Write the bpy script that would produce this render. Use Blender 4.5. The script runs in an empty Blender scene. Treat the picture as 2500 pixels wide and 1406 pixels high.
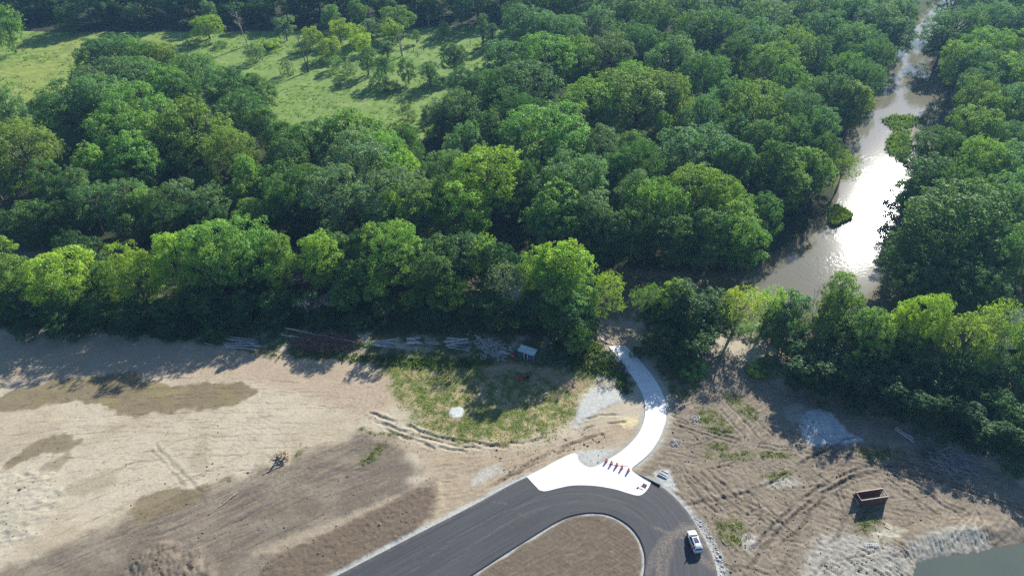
import bpy, bmesh, math, random
import numpy as np
from mathutils import Vector, Matrix

random.seed(7)
rng = np.random.default_rng(11)
SC = bpy.context.scene
COL = SC.collection

# ------------------------------------------------------------------ camera, sky, sun, exposure
CAM_H = 120.0
PITCH = math.radians(38.0)          # below the horizon
FPX = 1689.0                        # focal length in photo pixels (photo 2500 wide)
SUN_EL = math.radians(28.0)
SUN_AZ = math.radians(31.5)         # to the right of the viewing direction

cam_data = bpy.data.cameras.new('camera')
cam_data.sensor_width = 36.0
cam_data.lens = FPX / 2500.0 * 36.0
cam_data.clip_start = 1.0
cam_data.clip_end = 20000.0
cam = bpy.data.objects.new('camera', cam_data)
COL.objects.link(cam)
cam.location = (0, 0, CAM_H)
cam.rotation_euler = (math.radians(90) - PITCH, 0, 0)
SC.camera = cam

world = bpy.data.worlds.new('World')
SC.world = world
world.use_nodes = True
wn = world.node_tree.nodes
wl = world.node_tree.links
wn.clear()
sky = wn.new('ShaderNodeTexSky')
sky.sky_type = 'NISHITA'
sky.sun_disc = False
sky.sun_elevation = SUN_EL
sky.sun_rotation = SUN_AZ            # clockwise from +Y
sky.altitude = 200
sky.air_density = 1.3
sky.dust_density = 0.6
sky.ozone_density = 6.0
bg = wn.new('ShaderNodeBackground')
bg.inputs['Strength'].default_value = 0.07
wo = wn.new('ShaderNodeOutputWorld')
wl.new(sky.outputs[0], bg.inputs['Color'])
wl.new(bg.outputs[0], wo.inputs['Surface'])

sun_data = bpy.data.lights.new('sun', 'SUN')
sun_data.energy = 5.0
sun_data.angle = math.radians(0.5)
sun_data.color = (1.0, 0.95, 0.87)
sun = bpy.data.objects.new('sun', sun_data)
COL.objects.link(sun)
sun_dir = Vector((math.sin(SUN_AZ) * math.cos(SUN_EL), math.cos(SUN_AZ) * math.cos(SUN_EL), math.sin(SUN_EL)))
sun.rotation_euler = sun_dir.to_track_quat('Z', 'Y').to_euler()
sun.location = sun_dir * 400

SC.view_settings.view_transform = 'Standard'
SC.view_settings.look = 'None'
SC.view_settings.gamma = 1.0
SC.view_settings.exposure = 0.95
SC.view_settings.use_curve_mapping = False
SC.render.engine = 'CYCLES'
SC.cycles.max_bounces = 6
SC.cycles.diffuse_bounces = 3
SC.cycles.glossy_bounces = 2
SC.cycles.transmission_bounces = 4
SC.cycles.volume_bounces = 0
SC.cycles.transparent_max_bounces = 6
SC.cycles.use_denoising = False
SC.cycles.denoiser = 'OPENIMAGEDENOISE'
SC.cycles.denoising_input_passes = 'RGB_ALBEDO_NORMAL'
SC.cycles.sample_clamp_indirect = 4.0

# ------------------------------------------------------------------ helpers
SP, CP = math.sin(PITCH), math.cos(PITCH)

def G(px, py, z=0.0):
    """World point at height z that the photograph shows at pixel (px, py)."""
    x = (px - 1250.0) / FPX
    y = -(py - 703.0) / FPX
    f = CP + y * SP
    u = -SP + y * CP
    t = (z - CAM_H) / u
    return Vector((x * t, f * t, z))

def depth_of(p):
    return p[1] * CP + (CAM_H - p[2]) * SP

def pix(p):
    d = depth_of(p)
    return (1250 + FPX * p[0] / d, 703 - FPX * (p[1] * SP - (CAM_H - p[2]) * CP) / d)

def GP(pts, z=0.0):
    return np.array([G(a, b, z)[:2] for a, b in pts])

def tag(o, label=None, cat=None, group=None, kind=None):
    if label: o['label'] = label
    if cat: o['category'] = cat
    if group: o['group'] = group
    if kind: o['kind'] = kind
    return o

def empty(name, loc=(0, 0, 0), rz=0.0):
    o = bpy.data.objects.new(name, None)
    o.empty_display_size = 0.5
    COL.objects.link(o)
    o.location = loc
    o.rotation_euler = (0, 0, rz)
    return o

def link_mesh(name, me, mat=None, parent=None, smooth=False):
    if mat is not None and not me.materials:
        me.materials.append(mat)
    if smooth:
        me.polygons.foreach_set('use_smooth', [True] * len(me.polygons))
    o = bpy.data.objects.new(name, me)
    COL.objects.link(o)
    if parent is not None:
        o.parent = parent
    return o

def bm_obj(name, bm, mat=None, parent=None, smooth=False):
    me = bpy.data.meshes.new(name)
    bm.normal_update()
    bm.to_mesh(me)
    bm.free()
    return link_mesh(name, me, mat, parent, smooth)

def np_mesh(name, verts, faces, k):
    """Mesh from (n,3) verts and (m,k) faces."""
    me = bpy.data.meshes.new(name)
    n, m = len(verts), len(faces)
    me.vertices.add(n)
    me.vertices.foreach_set('co', np.ascontiguousarray(verts, dtype=np.float32).ravel())
    me.loops.add(m * k)
    me.loops.foreach_set('vertex_index', np.ascontiguousarray(faces, dtype=np.int32).ravel())
    me.polygons.add(m)
    me.polygons.foreach_set('loop_start', np.arange(0, m * k, k, dtype=np.int32))
    me.update(calc_edges=True)
    return me

def set_color(me, cols):
    a = me.color_attributes.new('Col', 'FLOAT_COLOR', 'POINT')
    c = np.ones((len(me.vertices), 4), dtype=np.float32)
    c[:, :3] = cols
    a.data.foreach_set('color', c.ravel())

def set_float(me, name, vals):
    a = me.attributes.new(name, 'FLOAT', 'POINT')
    a.data.foreach_set('value', np.ascontiguousarray(vals, dtype=np.float32))

def box(bm, c, s, rot=None):
    m = Matrix.Diagonal((s[0], s[1], s[2], 1))
    if rot is not None:
        m = rot.to_4x4() @ m
    m = Matrix.Translation(c) @ m
    return bmesh.ops.create_cube(bm, size=1.0, matrix=m)['verts']

def tube(bm, pts, rads, n=6, cap=True):
    rings = []
    for i, p in enumerate(pts):
        p = Vector(p)
        a = Vector(pts[max(i - 1, 0)])
        b = Vector(pts[min(i + 1, len(pts) - 1)])
        d = (b - a)
        d = d.normalized() if d.length > 1e-9 else Vector((0, 0, 1))
        s = d.orthogonal().normalized()
        if i and abs(d.dot(Vector((0, 0, 1)))) < 0.999:
            s = d.cross(Vector((0, 0, 1))).normalized()
        elif abs(d.dot(Vector((0, 0, 1)))) < 0.999:
            s = d.cross(Vector((0, 0, 1))).normalized()
        t = d.cross(s)
        rings.append([bm.verts.new(p + (s * math.cos(2 * math.pi * k / n) + t * math.sin(2 * math.pi * k / n)) * rads[i]) for k in range(n)])
    for i in range(len(rings) - 1):
        for k in range(n):
            bm.faces.new((rings[i][k], rings[i][(k + 1) % n], rings[i + 1][(k + 1) % n], rings[i + 1][k]))
    if cap:
        bm.faces.new(rings[0][::-1])
        bm.faces.new(rings[-1])

# numpy gradient noise -------------------------------------------------------
_perm = np.random.default_rng(3).permutation(512)
_perm = np.concatenate([_perm, _perm, _perm])
_ang = np.random.default_rng(4).uniform(0, 2 * np.pi, 512)
_gx, _gy = np.cos(_ang), np.sin(_ang)

def noise(x, y):
    xi = np.floor(x).astype(np.int64); yi = np.floor(y).astype(np.int64)
    xf = x - xi; yf = y - yi
    xi &= 511; yi &= 511
    u = xf * xf * xf * (xf * (xf * 6 - 15) + 10)
    v = yf * yf * yf * (yf * (yf * 6 - 15) + 10)
    def g(ix, iy, fx, fy):
        h = _perm[_perm[ix & 511] + (iy & 511)] & 511
        return _gx[h] * fx + _gy[h] * fy
    a = g(xi, yi, xf, yf); b = g(xi + 1, yi, xf - 1, yf)
    c = g(xi, yi + 1, xf, yf - 1); d = g(xi + 1, yi + 1, xf - 1, yf - 1)
    return 1.4 * (a + u * (b - a) + v * (c + u * (d - c) - a - u * (b - a)))

def fbm(x, y, octs=4, gain=0.5):
    s = 0; a = 1; t = 0
    for i in range(octs):
        s = s + a * noise(x * 2 ** i + 17.3 * i, y * 2 ** i - 9.1 * i)
        t += a; a *= gain
    return s / t

def sstep(e0, e1, x):
    t = np.clip((x - e0) / (e1 - e0), 0, 1)
    return t * t * (3 - 2 * t)

def seg_dist(P, line, closed=False, maxd=1e9):
    """Distance from points P (n,2) to a polyline, and arclength of nearest point."""
    L = np.asarray(line, float)
    if closed:
        L = np.vstack([L, L[:1]])
    D = np.full(len(P), 1e9); S = np.zeros(len(P)); SIDE = np.ones(len(P)); s0 = 0.0
    for i in range(len(L) - 1):
        a, b = L[i], L[i + 1]
        ab = b - a; l2 = max(ab @ ab, 1e-12); l = math.sqrt(l2)
        if maxd < 1e8:
            lo = np.minimum(a, b) - maxd; hi = np.maximum(a, b) + maxd
            idx = np.nonzero((P[:, 0] > lo[0]) & (P[:, 0] < hi[0]) & (P[:, 1] > lo[1]) & (P[:, 1] < hi[1]))[0]
            if len(idx) == 0:
                s0 += l; continue
        else:
            idx = np.arange(len(P))
        q = P[idx] - a
        t = np.clip((q @ ab) / l2, 0, 1)
        d = np.hypot(q[:, 0] - t * ab[0], q[:, 1] - t * ab[1])
        sd = np.where(ab[0] * q[:, 1] - ab[1] * q[:, 0] > 0, 1.0, -1.0)
        m = d < D[idx]
        D[idx[m]] = d[m]; S[idx[m]] = s0 + t[m] * l; SIDE[idx[m]] = sd[m]
        s0 += l
    return D, S, SIDE

def inside(P, poly):
    L = np.asarray(poly, float); c = np.zeros(len(P), bool); n = len(L)
    x, y = P[:, 0], P[:, 1]
    for i in range(n):
        x1, y1 = L[i]; x2, y2 = L[(i + 1) % n]
        if y1 == y2: continue
        m = ((y1 > y) != (y2 > y)) & (x < (x2 - x1) * (y - y1) / (y2 - y1) + x1)
        c ^= m
    return c

def sdf(P, poly, maxd=40.0):
    """Signed distance, negative inside."""
    poly = np.asarray(poly, float)
    lo, hi = poly.min(0) - maxd, poly.max(0) + maxd
    out = np.full(len(P), float(maxd))
    k = np.nonzero((P[:, 0] > lo[0]) & (P[:, 0] < hi[0]) & (P[:, 1] > lo[1]) & (P[:, 1] < hi[1]))[0]
    if len(k) == 0:
        return out
    Q = P[k]
    d, _, _ = seg_dist(Q, poly, True, maxd)
    d = np.minimum(d, maxd)
    out[k] = np.where(inside(Q, poly), -d, d)
    return out

def smooth_line(L, n=8, closed=False):
    L = [np.asarray(p, float) for p in L]
    out = []
    N = len(L)
    rngi = range(N if closed else N - 1)
    for i in rngi:
        if closed:
            p0, p1, p2, p3 = L[i - 1], L[i], L[(i + 1) % N], L[(i + 2) % N]
        else:
            p1, p2 = L[i], L[i + 1]
            p0 = L[i - 1] if i else 2 * p1 - p2
            p3 = L[i + 2] if i + 2 < N else 2 * p2 - p1
        for k in range(n):
            t = k / n
            out.append(0.5 * ((2 * p1) + (-p0 + p2) * t + (2 * p0 - 5 * p1 + 4 * p2 - p3) * t * t + (-p0 + 3 * p1 - 3 * p2 + p3) * t ** 3))
    if not closed:
        out.append(L[-1])
    return np.array(out)

# ------------------------------------------------------------------ materials
def new_mat(name):
    m = bpy.data.materials.new(name)
    m.use_nodes = True
    nt = m.node_tree
    b = nt.nodes['Principled BSDF']
    return m, nt, b

def plain(name, col, rough=0.6, metal=0.0, spec=0.5, noise_amt=0.25, scale=3.0, bump=0.0):
    m, nt, b = new_mat(name)
    tc = nt.nodes.new('ShaderNodeTexCoord')
    nz = nt.nodes.new('ShaderNodeTexNoise')
    nz.inputs['Scale'].default_value = scale
    nz.inputs['Detail'].default_value = 6
    nt.links.new(tc.outputs['Object'], nz.inputs['Vector'])
    mr = nt.nodes.new('ShaderNodeMapRange')
    mr.inputs[1].default_value = 0.3; mr.inputs[2].default_value = 0.7
    mr.inputs[3].default_value = 1 - noise_amt; mr.inputs[4].default_value = 1 + noise_amt
    nt.links.new(nz.outputs[0], mr.inputs[0])
    mx = nt.nodes.new('ShaderNodeVectorMath'); mx.operation = 'SCALE'
    mx.inputs[0].default_value = col[:3]
    nt.links.new(mr.outputs[0], mx.inputs['Scale'])
    nt.links.new(mx.outputs[0], b.inputs['Base Color'])
    b.inputs['Roughness'].default_value = rough
    b.inputs['Metallic'].default_value = metal
    b.inputs['Specular IOR Level'].default_value = spec
    if bump:
        bp = nt.nodes.new('ShaderNodeBump')
        bp.inputs['Strength'].default_value = bump
        nt.links.new(nz.outputs[0], bp.inputs['Height'])
        nt.links.new(bp.outputs[0], b.inputs['Normal'])
    return m

def ground_mat(name, fine=2.2, amt=0.22, bump=0.35, rough=0.95):
    """Vertex colour = soil colour; fine grain and small relief from noise."""
    m, nt, b = new_mat(name)
    L = nt.links
    geo = nt.nodes.new('ShaderNodeNewGeometry')
    at = nt.nodes.new('ShaderNodeVertexColor'); at.layer_name = 'Col'
    n1 = nt.nodes.new('ShaderNodeTexNoise'); n1.inputs['Scale'].default_value = fine
    n1.inputs['Detail'].default_value = 8; n1.inputs['Roughness'].default_value = 0.7
    L.new(geo.outputs['Position'], n1.inputs['Vector'])
    mr = nt.nodes.new('ShaderNodeMapRange')
    mr.inputs[1].default_value = 0.3; mr.inputs[2].default_value = 0.7
    mr.inputs[3].default_value = 1 - amt; mr.inputs[4].default_value = 1 + amt
    L.new(n1.outputs[0], mr.inputs[0])
    sc = nt.nodes.new('ShaderNodeVectorMath'); sc.operation = 'SCALE'
    L.new(at.outputs['Color'], sc.inputs[0]); L.new(mr.outputs[0], sc.inputs['Scale'])
    L.new(sc.outputs[0], b.inputs['Base Color'])
    bp = nt.nodes.new('ShaderNodeBump')
    bp.inputs['Strength'].default_value = bump
    bp.inputs['Distance'].default_value = 0.12
    L.new(n1.outputs[0], bp.inputs['Height'])
    L.new(bp.outputs[0], b.inputs['Normal'])
    b.inputs['Roughness'].default_value = rough
    b.inputs['Specular IOR Level'].default_value = 0.15
    return m

def leaf_mat():
    """Foliage: colour of the individual tree (object colour) varied leaf by leaf."""
    m = bpy.data.materials.new('foliage')
    m.use_nodes = True
    nt = m.node_tree; L = nt.links
    nt.nodes.clear()
    out = nt.nodes.new('ShaderNodeOutputMaterial')
    oi = nt.nodes.new('ShaderNodeObjectInfo')
    at = nt.nodes.new('ShaderNodeAttribute'); at.attribute_name = 'tint'
    sc = nt.nodes.new('ShaderNodeVectorMath'); sc.operation = 'SCALE'
    L.new(oi.outputs['Color'], sc.inputs[0]); L.new(at.outputs['Fac'], sc.inputs['Scale'])
    geo = nt.nodes.new('ShaderNodeNewGeometry')
    nz = nt.nodes.new('ShaderNodeTexNoise'); nz.inputs['Scale'].default_value = 0.22; nz.inputs['Detail'].default_value = 3
    L.new(geo.outputs['Position'], nz.inputs['Vector'])
    cr = nt.nodes.new('ShaderNodeValToRGB')
    cr.color_ramp.elements[0].position = 0.32; cr.color_ramp.elements[0].color = (0.72, 0.86, 1.0, 1)
    cr.color_ramp.elements[1].position = 0.68; cr.color_ramp.elements[1].color = (1.0, 1.0, 0.8, 1)
    L.new(nz.outputs[0], cr.inputs[0])
    mv = nt.nodes.new('ShaderNodeVectorMath'); mv.operation = 'MULTIPLY'
    L.new(sc.outputs[0], mv.inputs[0]); L.new(cr.outputs[0], mv.inputs[1])
    sc = nt.nodes.new('ShaderNodeVectorMath'); sc.operation = 'SCALE'; sc.inputs['Scale'].default_value = 1.16
    L.new(mv.outputs[0], sc.inputs[0])
    df = nt.nodes.new('ShaderNodeBsdfDiffuse')
    L.new(sc.outputs[0], df.inputs['Color'])
    mu = nt.nodes.new('ShaderNodeVectorMath'); mu.operation = 'MULTIPLY'
    mu.inputs[1].default_value = (1.15, 1.25, 0.55)
    L.new(sc.outputs[0], mu.inputs[0])
    tr = nt.nodes.new('ShaderNodeBsdfTranslucent')
    L.new(mu.outputs[0], tr.inputs['Color'])
    m1 = nt.nodes.new('ShaderNodeMixShader'); m1.inputs[0].default_value = 0.45
    L.new(df.outputs[0], m1.inputs[1]); L.new(tr.outputs[0], m1.inputs[2])
    gl = nt.nodes.new('ShaderNodeBsdfGlossy'); gl.inputs['Roughness'].default_value = 0.45
    gl.inputs['Color'].default_value = (0.8, 0.9, 0.8, 1)
    m2 = nt.nodes.new('ShaderNodeMixShader'); m2.inputs[0].default_value = 0.015
    L.new(m1.outputs[0], m2.inputs[1]); L.new(gl.outputs[0], m2.inputs[2])
    L.new(m2.outputs[0], out.inputs['Surface'])
    return m

def water_mat(name, col, rough, wave, scale, dist=0.06):
    m, nt, b = new_mat(name)
    L = nt.links
    geo = nt.nodes.new('ShaderNodeNewGeometry')
    n1 = nt.nodes.new('ShaderNodeTexNoise'); n1.inputs['Scale'].default_value = scale
    n1.inputs['Detail'].default_value = 4; n1.inputs['Roughness'].default_value = 0.55
    n2 = nt.nodes.new('ShaderNodeTexNoise'); n2.inputs['Scale'].default_value = 0.075
    n2.inputs['Detail'].default_value = 3
    L.new(geo.outputs['Position'], n1.inputs['Vector'])
    L.new(geo.outputs['Position'], n2.inputs['Vector'])
    mr = nt.nodes.new('ShaderNodeMapRange')
    mr.inputs[1].default_value = 0.42; mr.inputs[2].default_value = 0.6
    mr.inputs[3].default_value = 0.11 * wave; mr.inputs[4].default_value = wave
    L.new(n2.outputs[0], mr.inputs[0])
    bp = nt.nodes.new('ShaderNodeBump'); bp.inputs['Distance'].default_value = dist
    L.new(mr.outputs[0], bp.inputs['Strength'])
    L.new(n1.outputs[0], bp.inputs['Height'])
    L.new(bp.outputs[0], b.inputs['Normal'])
    cr = nt.nodes.new('ShaderNodeMix'); cr.data_type = 'RGBA'
    cr.inputs['A'].default_value = (*col, 1)
    cr.inputs['B'].default_value = (col[0] * 0.75, col[1] * 0.8, col[2] * 0.9, 1)
    L.new(n2.outputs[0], cr.inputs['Factor'])
    L.new(cr.outputs['Result'], b.inputs['Base Color'])
    b.inputs['Roughness'].default_value = rough
    b.inputs['IOR'].default_value = 1.55
    return m

M = {}
M['leaf'] = leaf_mat()
M['bark'] = plain('bark', (0.11, 0.09, 0.07), 0.9, noise_amt=0.4, scale=2.0)
M['pale_bark'] = plain('pale_bark', (0.33, 0.29, 0.25), 0.9, noise_amt=0.35, scale=2.0)
M['grey_wood'] = plain('grey_wood', (0.30, 0.28, 0.26), 0.9, noise_amt=0.4, scale=2.0)
M['tan_wood'] = plain('tan_wood', (0.45, 0.35, 0.24), 0.85, noise_amt=0.35, scale=2.5)
M['log_wood'] = plain('log_wood', (0.46, 0.43, 0.40), 0.9, noise_amt=0.35, scale=2.0)
M['red_brush'] = plain('red_brush', (0.21, 0.125, 0.095), 0.95, noise_amt=0.4, scale=1.0)
M['soil'] = ground_mat('soil')
M['forest_floor'] = ground_mat('forest_floor', 0.8, 0.35, 0.5)
M['meadow'] = ground_mat('meadow_grass', 0.55, 0.2, 0.5)
M['river'] = water_mat('river_water', (0.165, 0.147, 0.09), 0.05, 0.42, 0.9)
M['pond'] = water_mat('pond_water', (0.105, 0.12, 0.088), 0.05, 0.06, 1.5)

# ------------------------------------------------------------------ layout lines (traced on the ground plane)
WATER_Z = -1.5
CHAN = smooth_line(GP([(-500, 672), (-300, 668), (0, 662), (300, 660), (700, 655), (1000, 648), (1150, 662), (1300, 692), (1400, 716), (1490, 730),
                       (1620, 738), (1750, 742), (1900, 750), (2050, 765), (2200, 810), (2350, 848), (2480, 815), (2640, 760), (2900, 700)], WATER_Z), 6)
POOL = smooth_line(GP([(1800, 720), (1850, 668), (1905, 636), (1985, 575), (2022, 545), (2038, 515), (2050, 470), (2055, 420), (2062, 365), (2088, 310), (2120, 255),
                       (2142, 212), (2165, 170), (2195, 122), (2228, 80), (2262, 40), (2292, 5), (2340, -45), (2420, -110),
                       (2470, -110), (2395, -40), (2340, 15), (2305, 65), (2280, 110), (2268, 150), (2280, 200), (2310, 245), (2335, 290), (2320, 330),
                       (2260, 370), (2225, 420), (2222, 480), (2210, 540), (2200, 600), (2190, 650), (2178, 700), (2165, 760), (2120, 790), (1950, 780)], WATER_Z), 5, True)
ISLAND_A = smooth_line(GP([(2150, 292), (2185, 282), (2250, 290), (2262, 302), (2225, 312), (2222, 325), (2225, 360), (2205, 400), (2165, 372), (2158, 355), (2175, 332), (2172, 312)], WATER_Z), 4, True)
ISLAND_B = smooth_line(GP([(2015, 520), (2035, 505), (2068, 512), (2078, 535), (2050, 552), (2022, 545)], WATER_Z), 4, True)
POND = smooth_line(GP([(2232, 1385), (2262, 1362), (2330, 1350), (2420, 1335), (2500, 1320), (2620, 1300), (2700, 1400), (2600, 1520), (2240, 1520)], -0.8), 5, True)

def water_sdf(P):
    dA, _, _ = seg_dist(P, CHAN, False, 45.0)
    hw = 7.5 + 4.0 * sstep(5.0, 30.0, P[:, 0]) * sstep(110.0, 85.0, P[:, 0])
    a = np.minimum(dA, 45.0) - hw
    b = sdf(P, POOL, 45.0)
    d = np.minimum(a, b) + 0.9 * noise(P[:, 0] * 0.16, P[:, 1] * 0.16)
    return d

def base_z(P, W=None):
    if W is None:
        W = water_sdf(P)
    z = -3.4 * sstep(3.0, -3.2, W)
    for isl in (ISLAND_A, ISLAND_B):
        d = sdf(P, isl, 12.0) + 1.5 * noise(P[:, 0] * 0.25, P[:, 1] * 0.25) + 1.0 * noise(P[:, 0] * 0.9, P[:, 1] * 0.9)
        z = np.maximum(z, -1.15 - 1.6 * sstep(-1.3, 1.2, d))
    return z

# road edges, matched pairs: outer edge and island edge
ROAD_PAIRS = [((700, 1468), (1020, 1490)), ((820, 1406), (1150, 1406)), ((1000, 1313), (1230, 1354)), ((1150, 1236), (1300, 1310)), ((1286, 1165), (1368, 1270)),
              ((1380, 1152), (1410, 1256)), ((1460, 1158), (1450, 1252)), ((1535, 1162), (1490, 1258)), ((1607, 1182), (1530, 1280)), ((1665, 1232), (1555, 1307)),
              ((1705, 1290), (1570, 1340)), ((1738, 1352), (1574, 1370)), ((1752, 1406), (1571, 1400)), ((1756, 1470), (1560, 1440)), ((1752, 1530), (1545, 1480))]
ROAD_OUT = smooth_line(GP([p[0] for p in ROAD_PAIRS]), 8)
ROAD_IN = smooth_line(GP([p[1] for p in ROAD_PAIRS]), 8)
ROAD_POLY = np.vstack([ROAD_OUT, ROAD_IN[::-1]])
PATH_L = smooth_line(GP([(1470, 1131), (1512, 1105), (1542, 1079), (1562, 1053), (1573, 1022), (1575, 990), (1566, 958), (1547, 925), (1522, 890), (1500, 863), (1486, 846)]), 6)
PATH_R = smooth_line(GP([(1546, 1140), (1582, 1110), (1604, 1080), (1618, 1050), (1626, 1018), (1624, 982), (1612, 948), (1590, 914), (1562, 880), (1540, 857), (1526, 843)]), 6)
APRON = np.vstack([smooth_line(GP([(1286, 1164), (1395, 1108), (1412, 1124), (1428, 1137), (1442, 1141), (1456, 1138), (1470, 1131)]), 5)[:-1],
                   smooth_line(GP([(1470, 1131), (1508, 1138), (1546, 1140)]), 3)[:-1],
                   smooth_line(GP([(1546, 1140), (1542, 1146), (1546, 1152), (1590, 1177)]), 4)[:-1],
                   smooth_line(GP([(1590, 1177), (1581, 1194), (1569, 1206), (1556, 1209.5), (1536, 1205), (1500, 1194), (1450, 1186), (1400, 1185), (1366, 1191), (1332, 1199), (1316, 1196)]), 5)])
PATH_POLY = np.vstack([PATH_L, PATH_R[::-1]])

# ------------------------------------------------------------------ construction site soil (dense sheet)
def grid_axis(lo, hi, step):
    return np.linspace(lo, hi, int(round((hi - lo) / step)) + 1)

SX = grid_axis(-150, 158, 0.28); SY = grid_axis(60, 150.72, 0.28)
gx, gy = np.meshgrid(SX, SY)
P = np.column_stack([gx.ravel(), gy.ravel()])
X, Y = P[:, 0].copy(), P[:, 1].copy()
GRID_IDX = np.arange(len(P)).reshape(len(SY), len(SX))
nA = fbm(X * 0.06, Y * 0.06, 3)
nB = fbm(X * 0.25, Y * 0.25, 4)
nC = fbm(X * 1.1, Y * 1.1, 3)
nD = noise(X * 2.6, Y * 2.6)
Wd = water_sdf(P)

def mask(poly, feather=1.5, wob=1.2, sc=0.35, closed_smooth=True):
    L = GP(poly)
    if closed_smooth:
        L = smooth_line(L, 4, True)
    out = np.zeros(len(P))
    r = feather + wob + 0.5
    lo, hi = L.min(0) - r, L.max(0) + r
    i0, i1 = np.searchsorted(SX, [lo[0], hi[0]]); j0, j1 = np.searchsorted(SY, [lo[1], hi[1]])
    if i1 <= i0 or j1 <= j0:
        return out
    k = GRID_IDX[j0:j1, i0:i1].ravel()
    Q = P[k]
    d = sdf(Q, L, r + 1.0) + wob * fbm(Q[:, 0] * sc + 5.1, Q[:, 1] * sc - 3.3, 2)
    out[k] = sstep(feather, -feather, d)
    return out

def lerp(a, b, m):
    return a + (b - a) * m[:, None]

def streak(ang, lu, lv, off=0.0, octs=3):
    c, s = math.cos(ang), math.sin(ang)
    u = X * c + Y * s + 1.5 * nA; v = -X * s + Y * c + 2.2 * nA
    return fbm(u / lu + off, v / lv - off, octs)

pale = np.array([0.44, 0.38, 0.295]); tan = np.array([0.375, 0.31, 0.23]); topsoil = np.array([0.145, 0.117, 0.092]); brown = np.array([0.185, 0.150, 0.116])
damp = np.array([0.185, 0.147, 0.092]); gravel = np.array([0.44, 0.445, 0.44]); greyclay = np.array([0.36, 0.345, 0.315]); green = np.array([0.115, 0.135, 0.038]); litter = np.array([0.045, 0.05, 0.025])
rust = np.array([0.29, 0.2, 0.14])

col = np.tile(pale, (len(P), 1))
hz = 0.10 * nA + 0.05 * nB + 0.025 * nC
sH = streak(0.04, 9.0, 0.5)                     # tracks along the strip beside the wood
col = lerp(col, tan, sstep(-0.15, 0.45, nA + 0.4 * nB + 0.35 * sH))
mTop = mask([(-200, 830), (700, 850), (980, 880), (980, 960), (880, 1010), (560, 930), (-200, 930)], 3.0, 2.0)
col = lerp(col, np.array([0.37, 0.285, 0.215]), 0.8 * mTop)

# right-hand churned field
mR = mask([(1640, 905), (1760, 860), (1900, 940), (2200, 1040), (2520, 1200), (2700, 1350), (2700, 1500), (1760, 1500), (1752, 1400), (1700, 1280), (1610, 1180), (1560, 1150), (1600, 1100), (1640, 1020)], 1.5, 1.0)
col = lerp(col, brown, 0.85 * mR)
s1 = streak(math.radians(35), 5.0, 0.45, 3.0); s2 = streak(math.radians(-14), 6.0, 0.5, 9.0); s3 = streak(math.radians(-52), 4.0, 0.5, 14.0)
blend = sstep(-0.25, 0.25, fbm(X * 0.035 + 40, Y * 0.035, 2))
sR = s1 * blend + s2 * (1 - blend)
mR3 = mask([(1640, 1180), (1900, 1130), (1960, 1230), (1850, 1406), (1720, 1406)], 3, 3)
sR = sR * (1 - mR3) + s3 * mR3
col = lerp(col, topsoil * 1.15, mR * sstep(0.0, 0.5, sR + 0.35 * nB))
col = lerp(col, np.array([0.33, 0.275, 0.215]), mR * 0.75 * sstep(0.0, 0.55, -sR - 0.3 * nC))
hz += mR * (0.15 * sR + 0.12 * nC + 0.06 * nD)

# lower-left dark topsoil
mL = mask([(-200, 1500), (-200, 1440), (0, 1392), (250, 1292), (450, 1208), (640, 1150), (760, 1100), (880, 1058), (945, 1062), (985, 1092), (1010, 1115), (1030, 1150), (1000, 1178), (1066, 1182), (1074, 1210), (1058, 1252), (960, 1322), (800, 1412), (640, 1500)], 1.7, 2.6, 0.22)
mL = mL * (0.72 + 0.28 * sstep(-0.35, 0.15, fbm(X * 0.09 + 77, Y * 0.13, 3)))
ang = math.atan2(G(640, 1150)[1] - G(0, 1392)[1], G(640, 1150)[0] - G(0, 1392)[0])
sL = streak(ang, 14.0, 0.7, 21.0); sL2 = streak(ang + 0.12, 6.0, 0.35, 33.0)
col = lerp(col, topsoil * 1.08, 0.95 * mL)
col = lerp(col, np.array([0.25, 0.205, 0.165]), 0.8 * mL * sstep(0.02, 0.5, 0.7 * sL + 0.3 * sL2 + 0.5 * nA + 0.3 * nB))
col = lerp(col, np.array([0.115, 0.105, 0.1]), 0.6 * mL * sstep(0.05, 0.4, -sL + 0.3 * nA))
hz += mL * (0.05 * sL2 + 0.04 * nC + 0.03 * nD)
mBand = mask([(620, 1345), (780, 1282), (900, 1235), (990, 1196), (1012, 1190), (960, 1222), (850, 1275), (680, 1345)], 0.8, 1.0)
col = lerp(col, np.array([0.31, 0.255, 0.195]), mBand)
mDk = mask([(640, 1385), (800, 1300), (960, 1222), (1040, 1186), (1072, 1190), (1064, 1250), (950, 1328), (800, 1406), (690, 1465)], 0.7, 1.0)
col = lerp(col, topsoil * np.array([1.0, 0.93, 0.88]), 0.85 * mDk)
hz += mDk * (0.22 + 0.10 * nC + 0.07 * nD)
# brownish bright transition in the middle
mMid = mask([(900, 1060), (1060, 1095), (1230, 1105), (1400, 1065), (1540, 1020), (1560, 1060), (1480, 1085), (1395, 1105), (1286, 1162), (1080, 1270), (1060, 1180), (1010, 1110)], 1.4, 1.2)
sM = streak(math.radians(14), 6.0, 0.5, 50.0)
col = lerp(col, np.array([0.34, 0.268, 0.195]), 0.85 * mMid)
col = lerp(col, np.array([0.27, 0.2, 0.14]), 0.7 * mMid * sstep(0.05, 0.45, sM))
hz += mMid * 0.09 * sM

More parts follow.
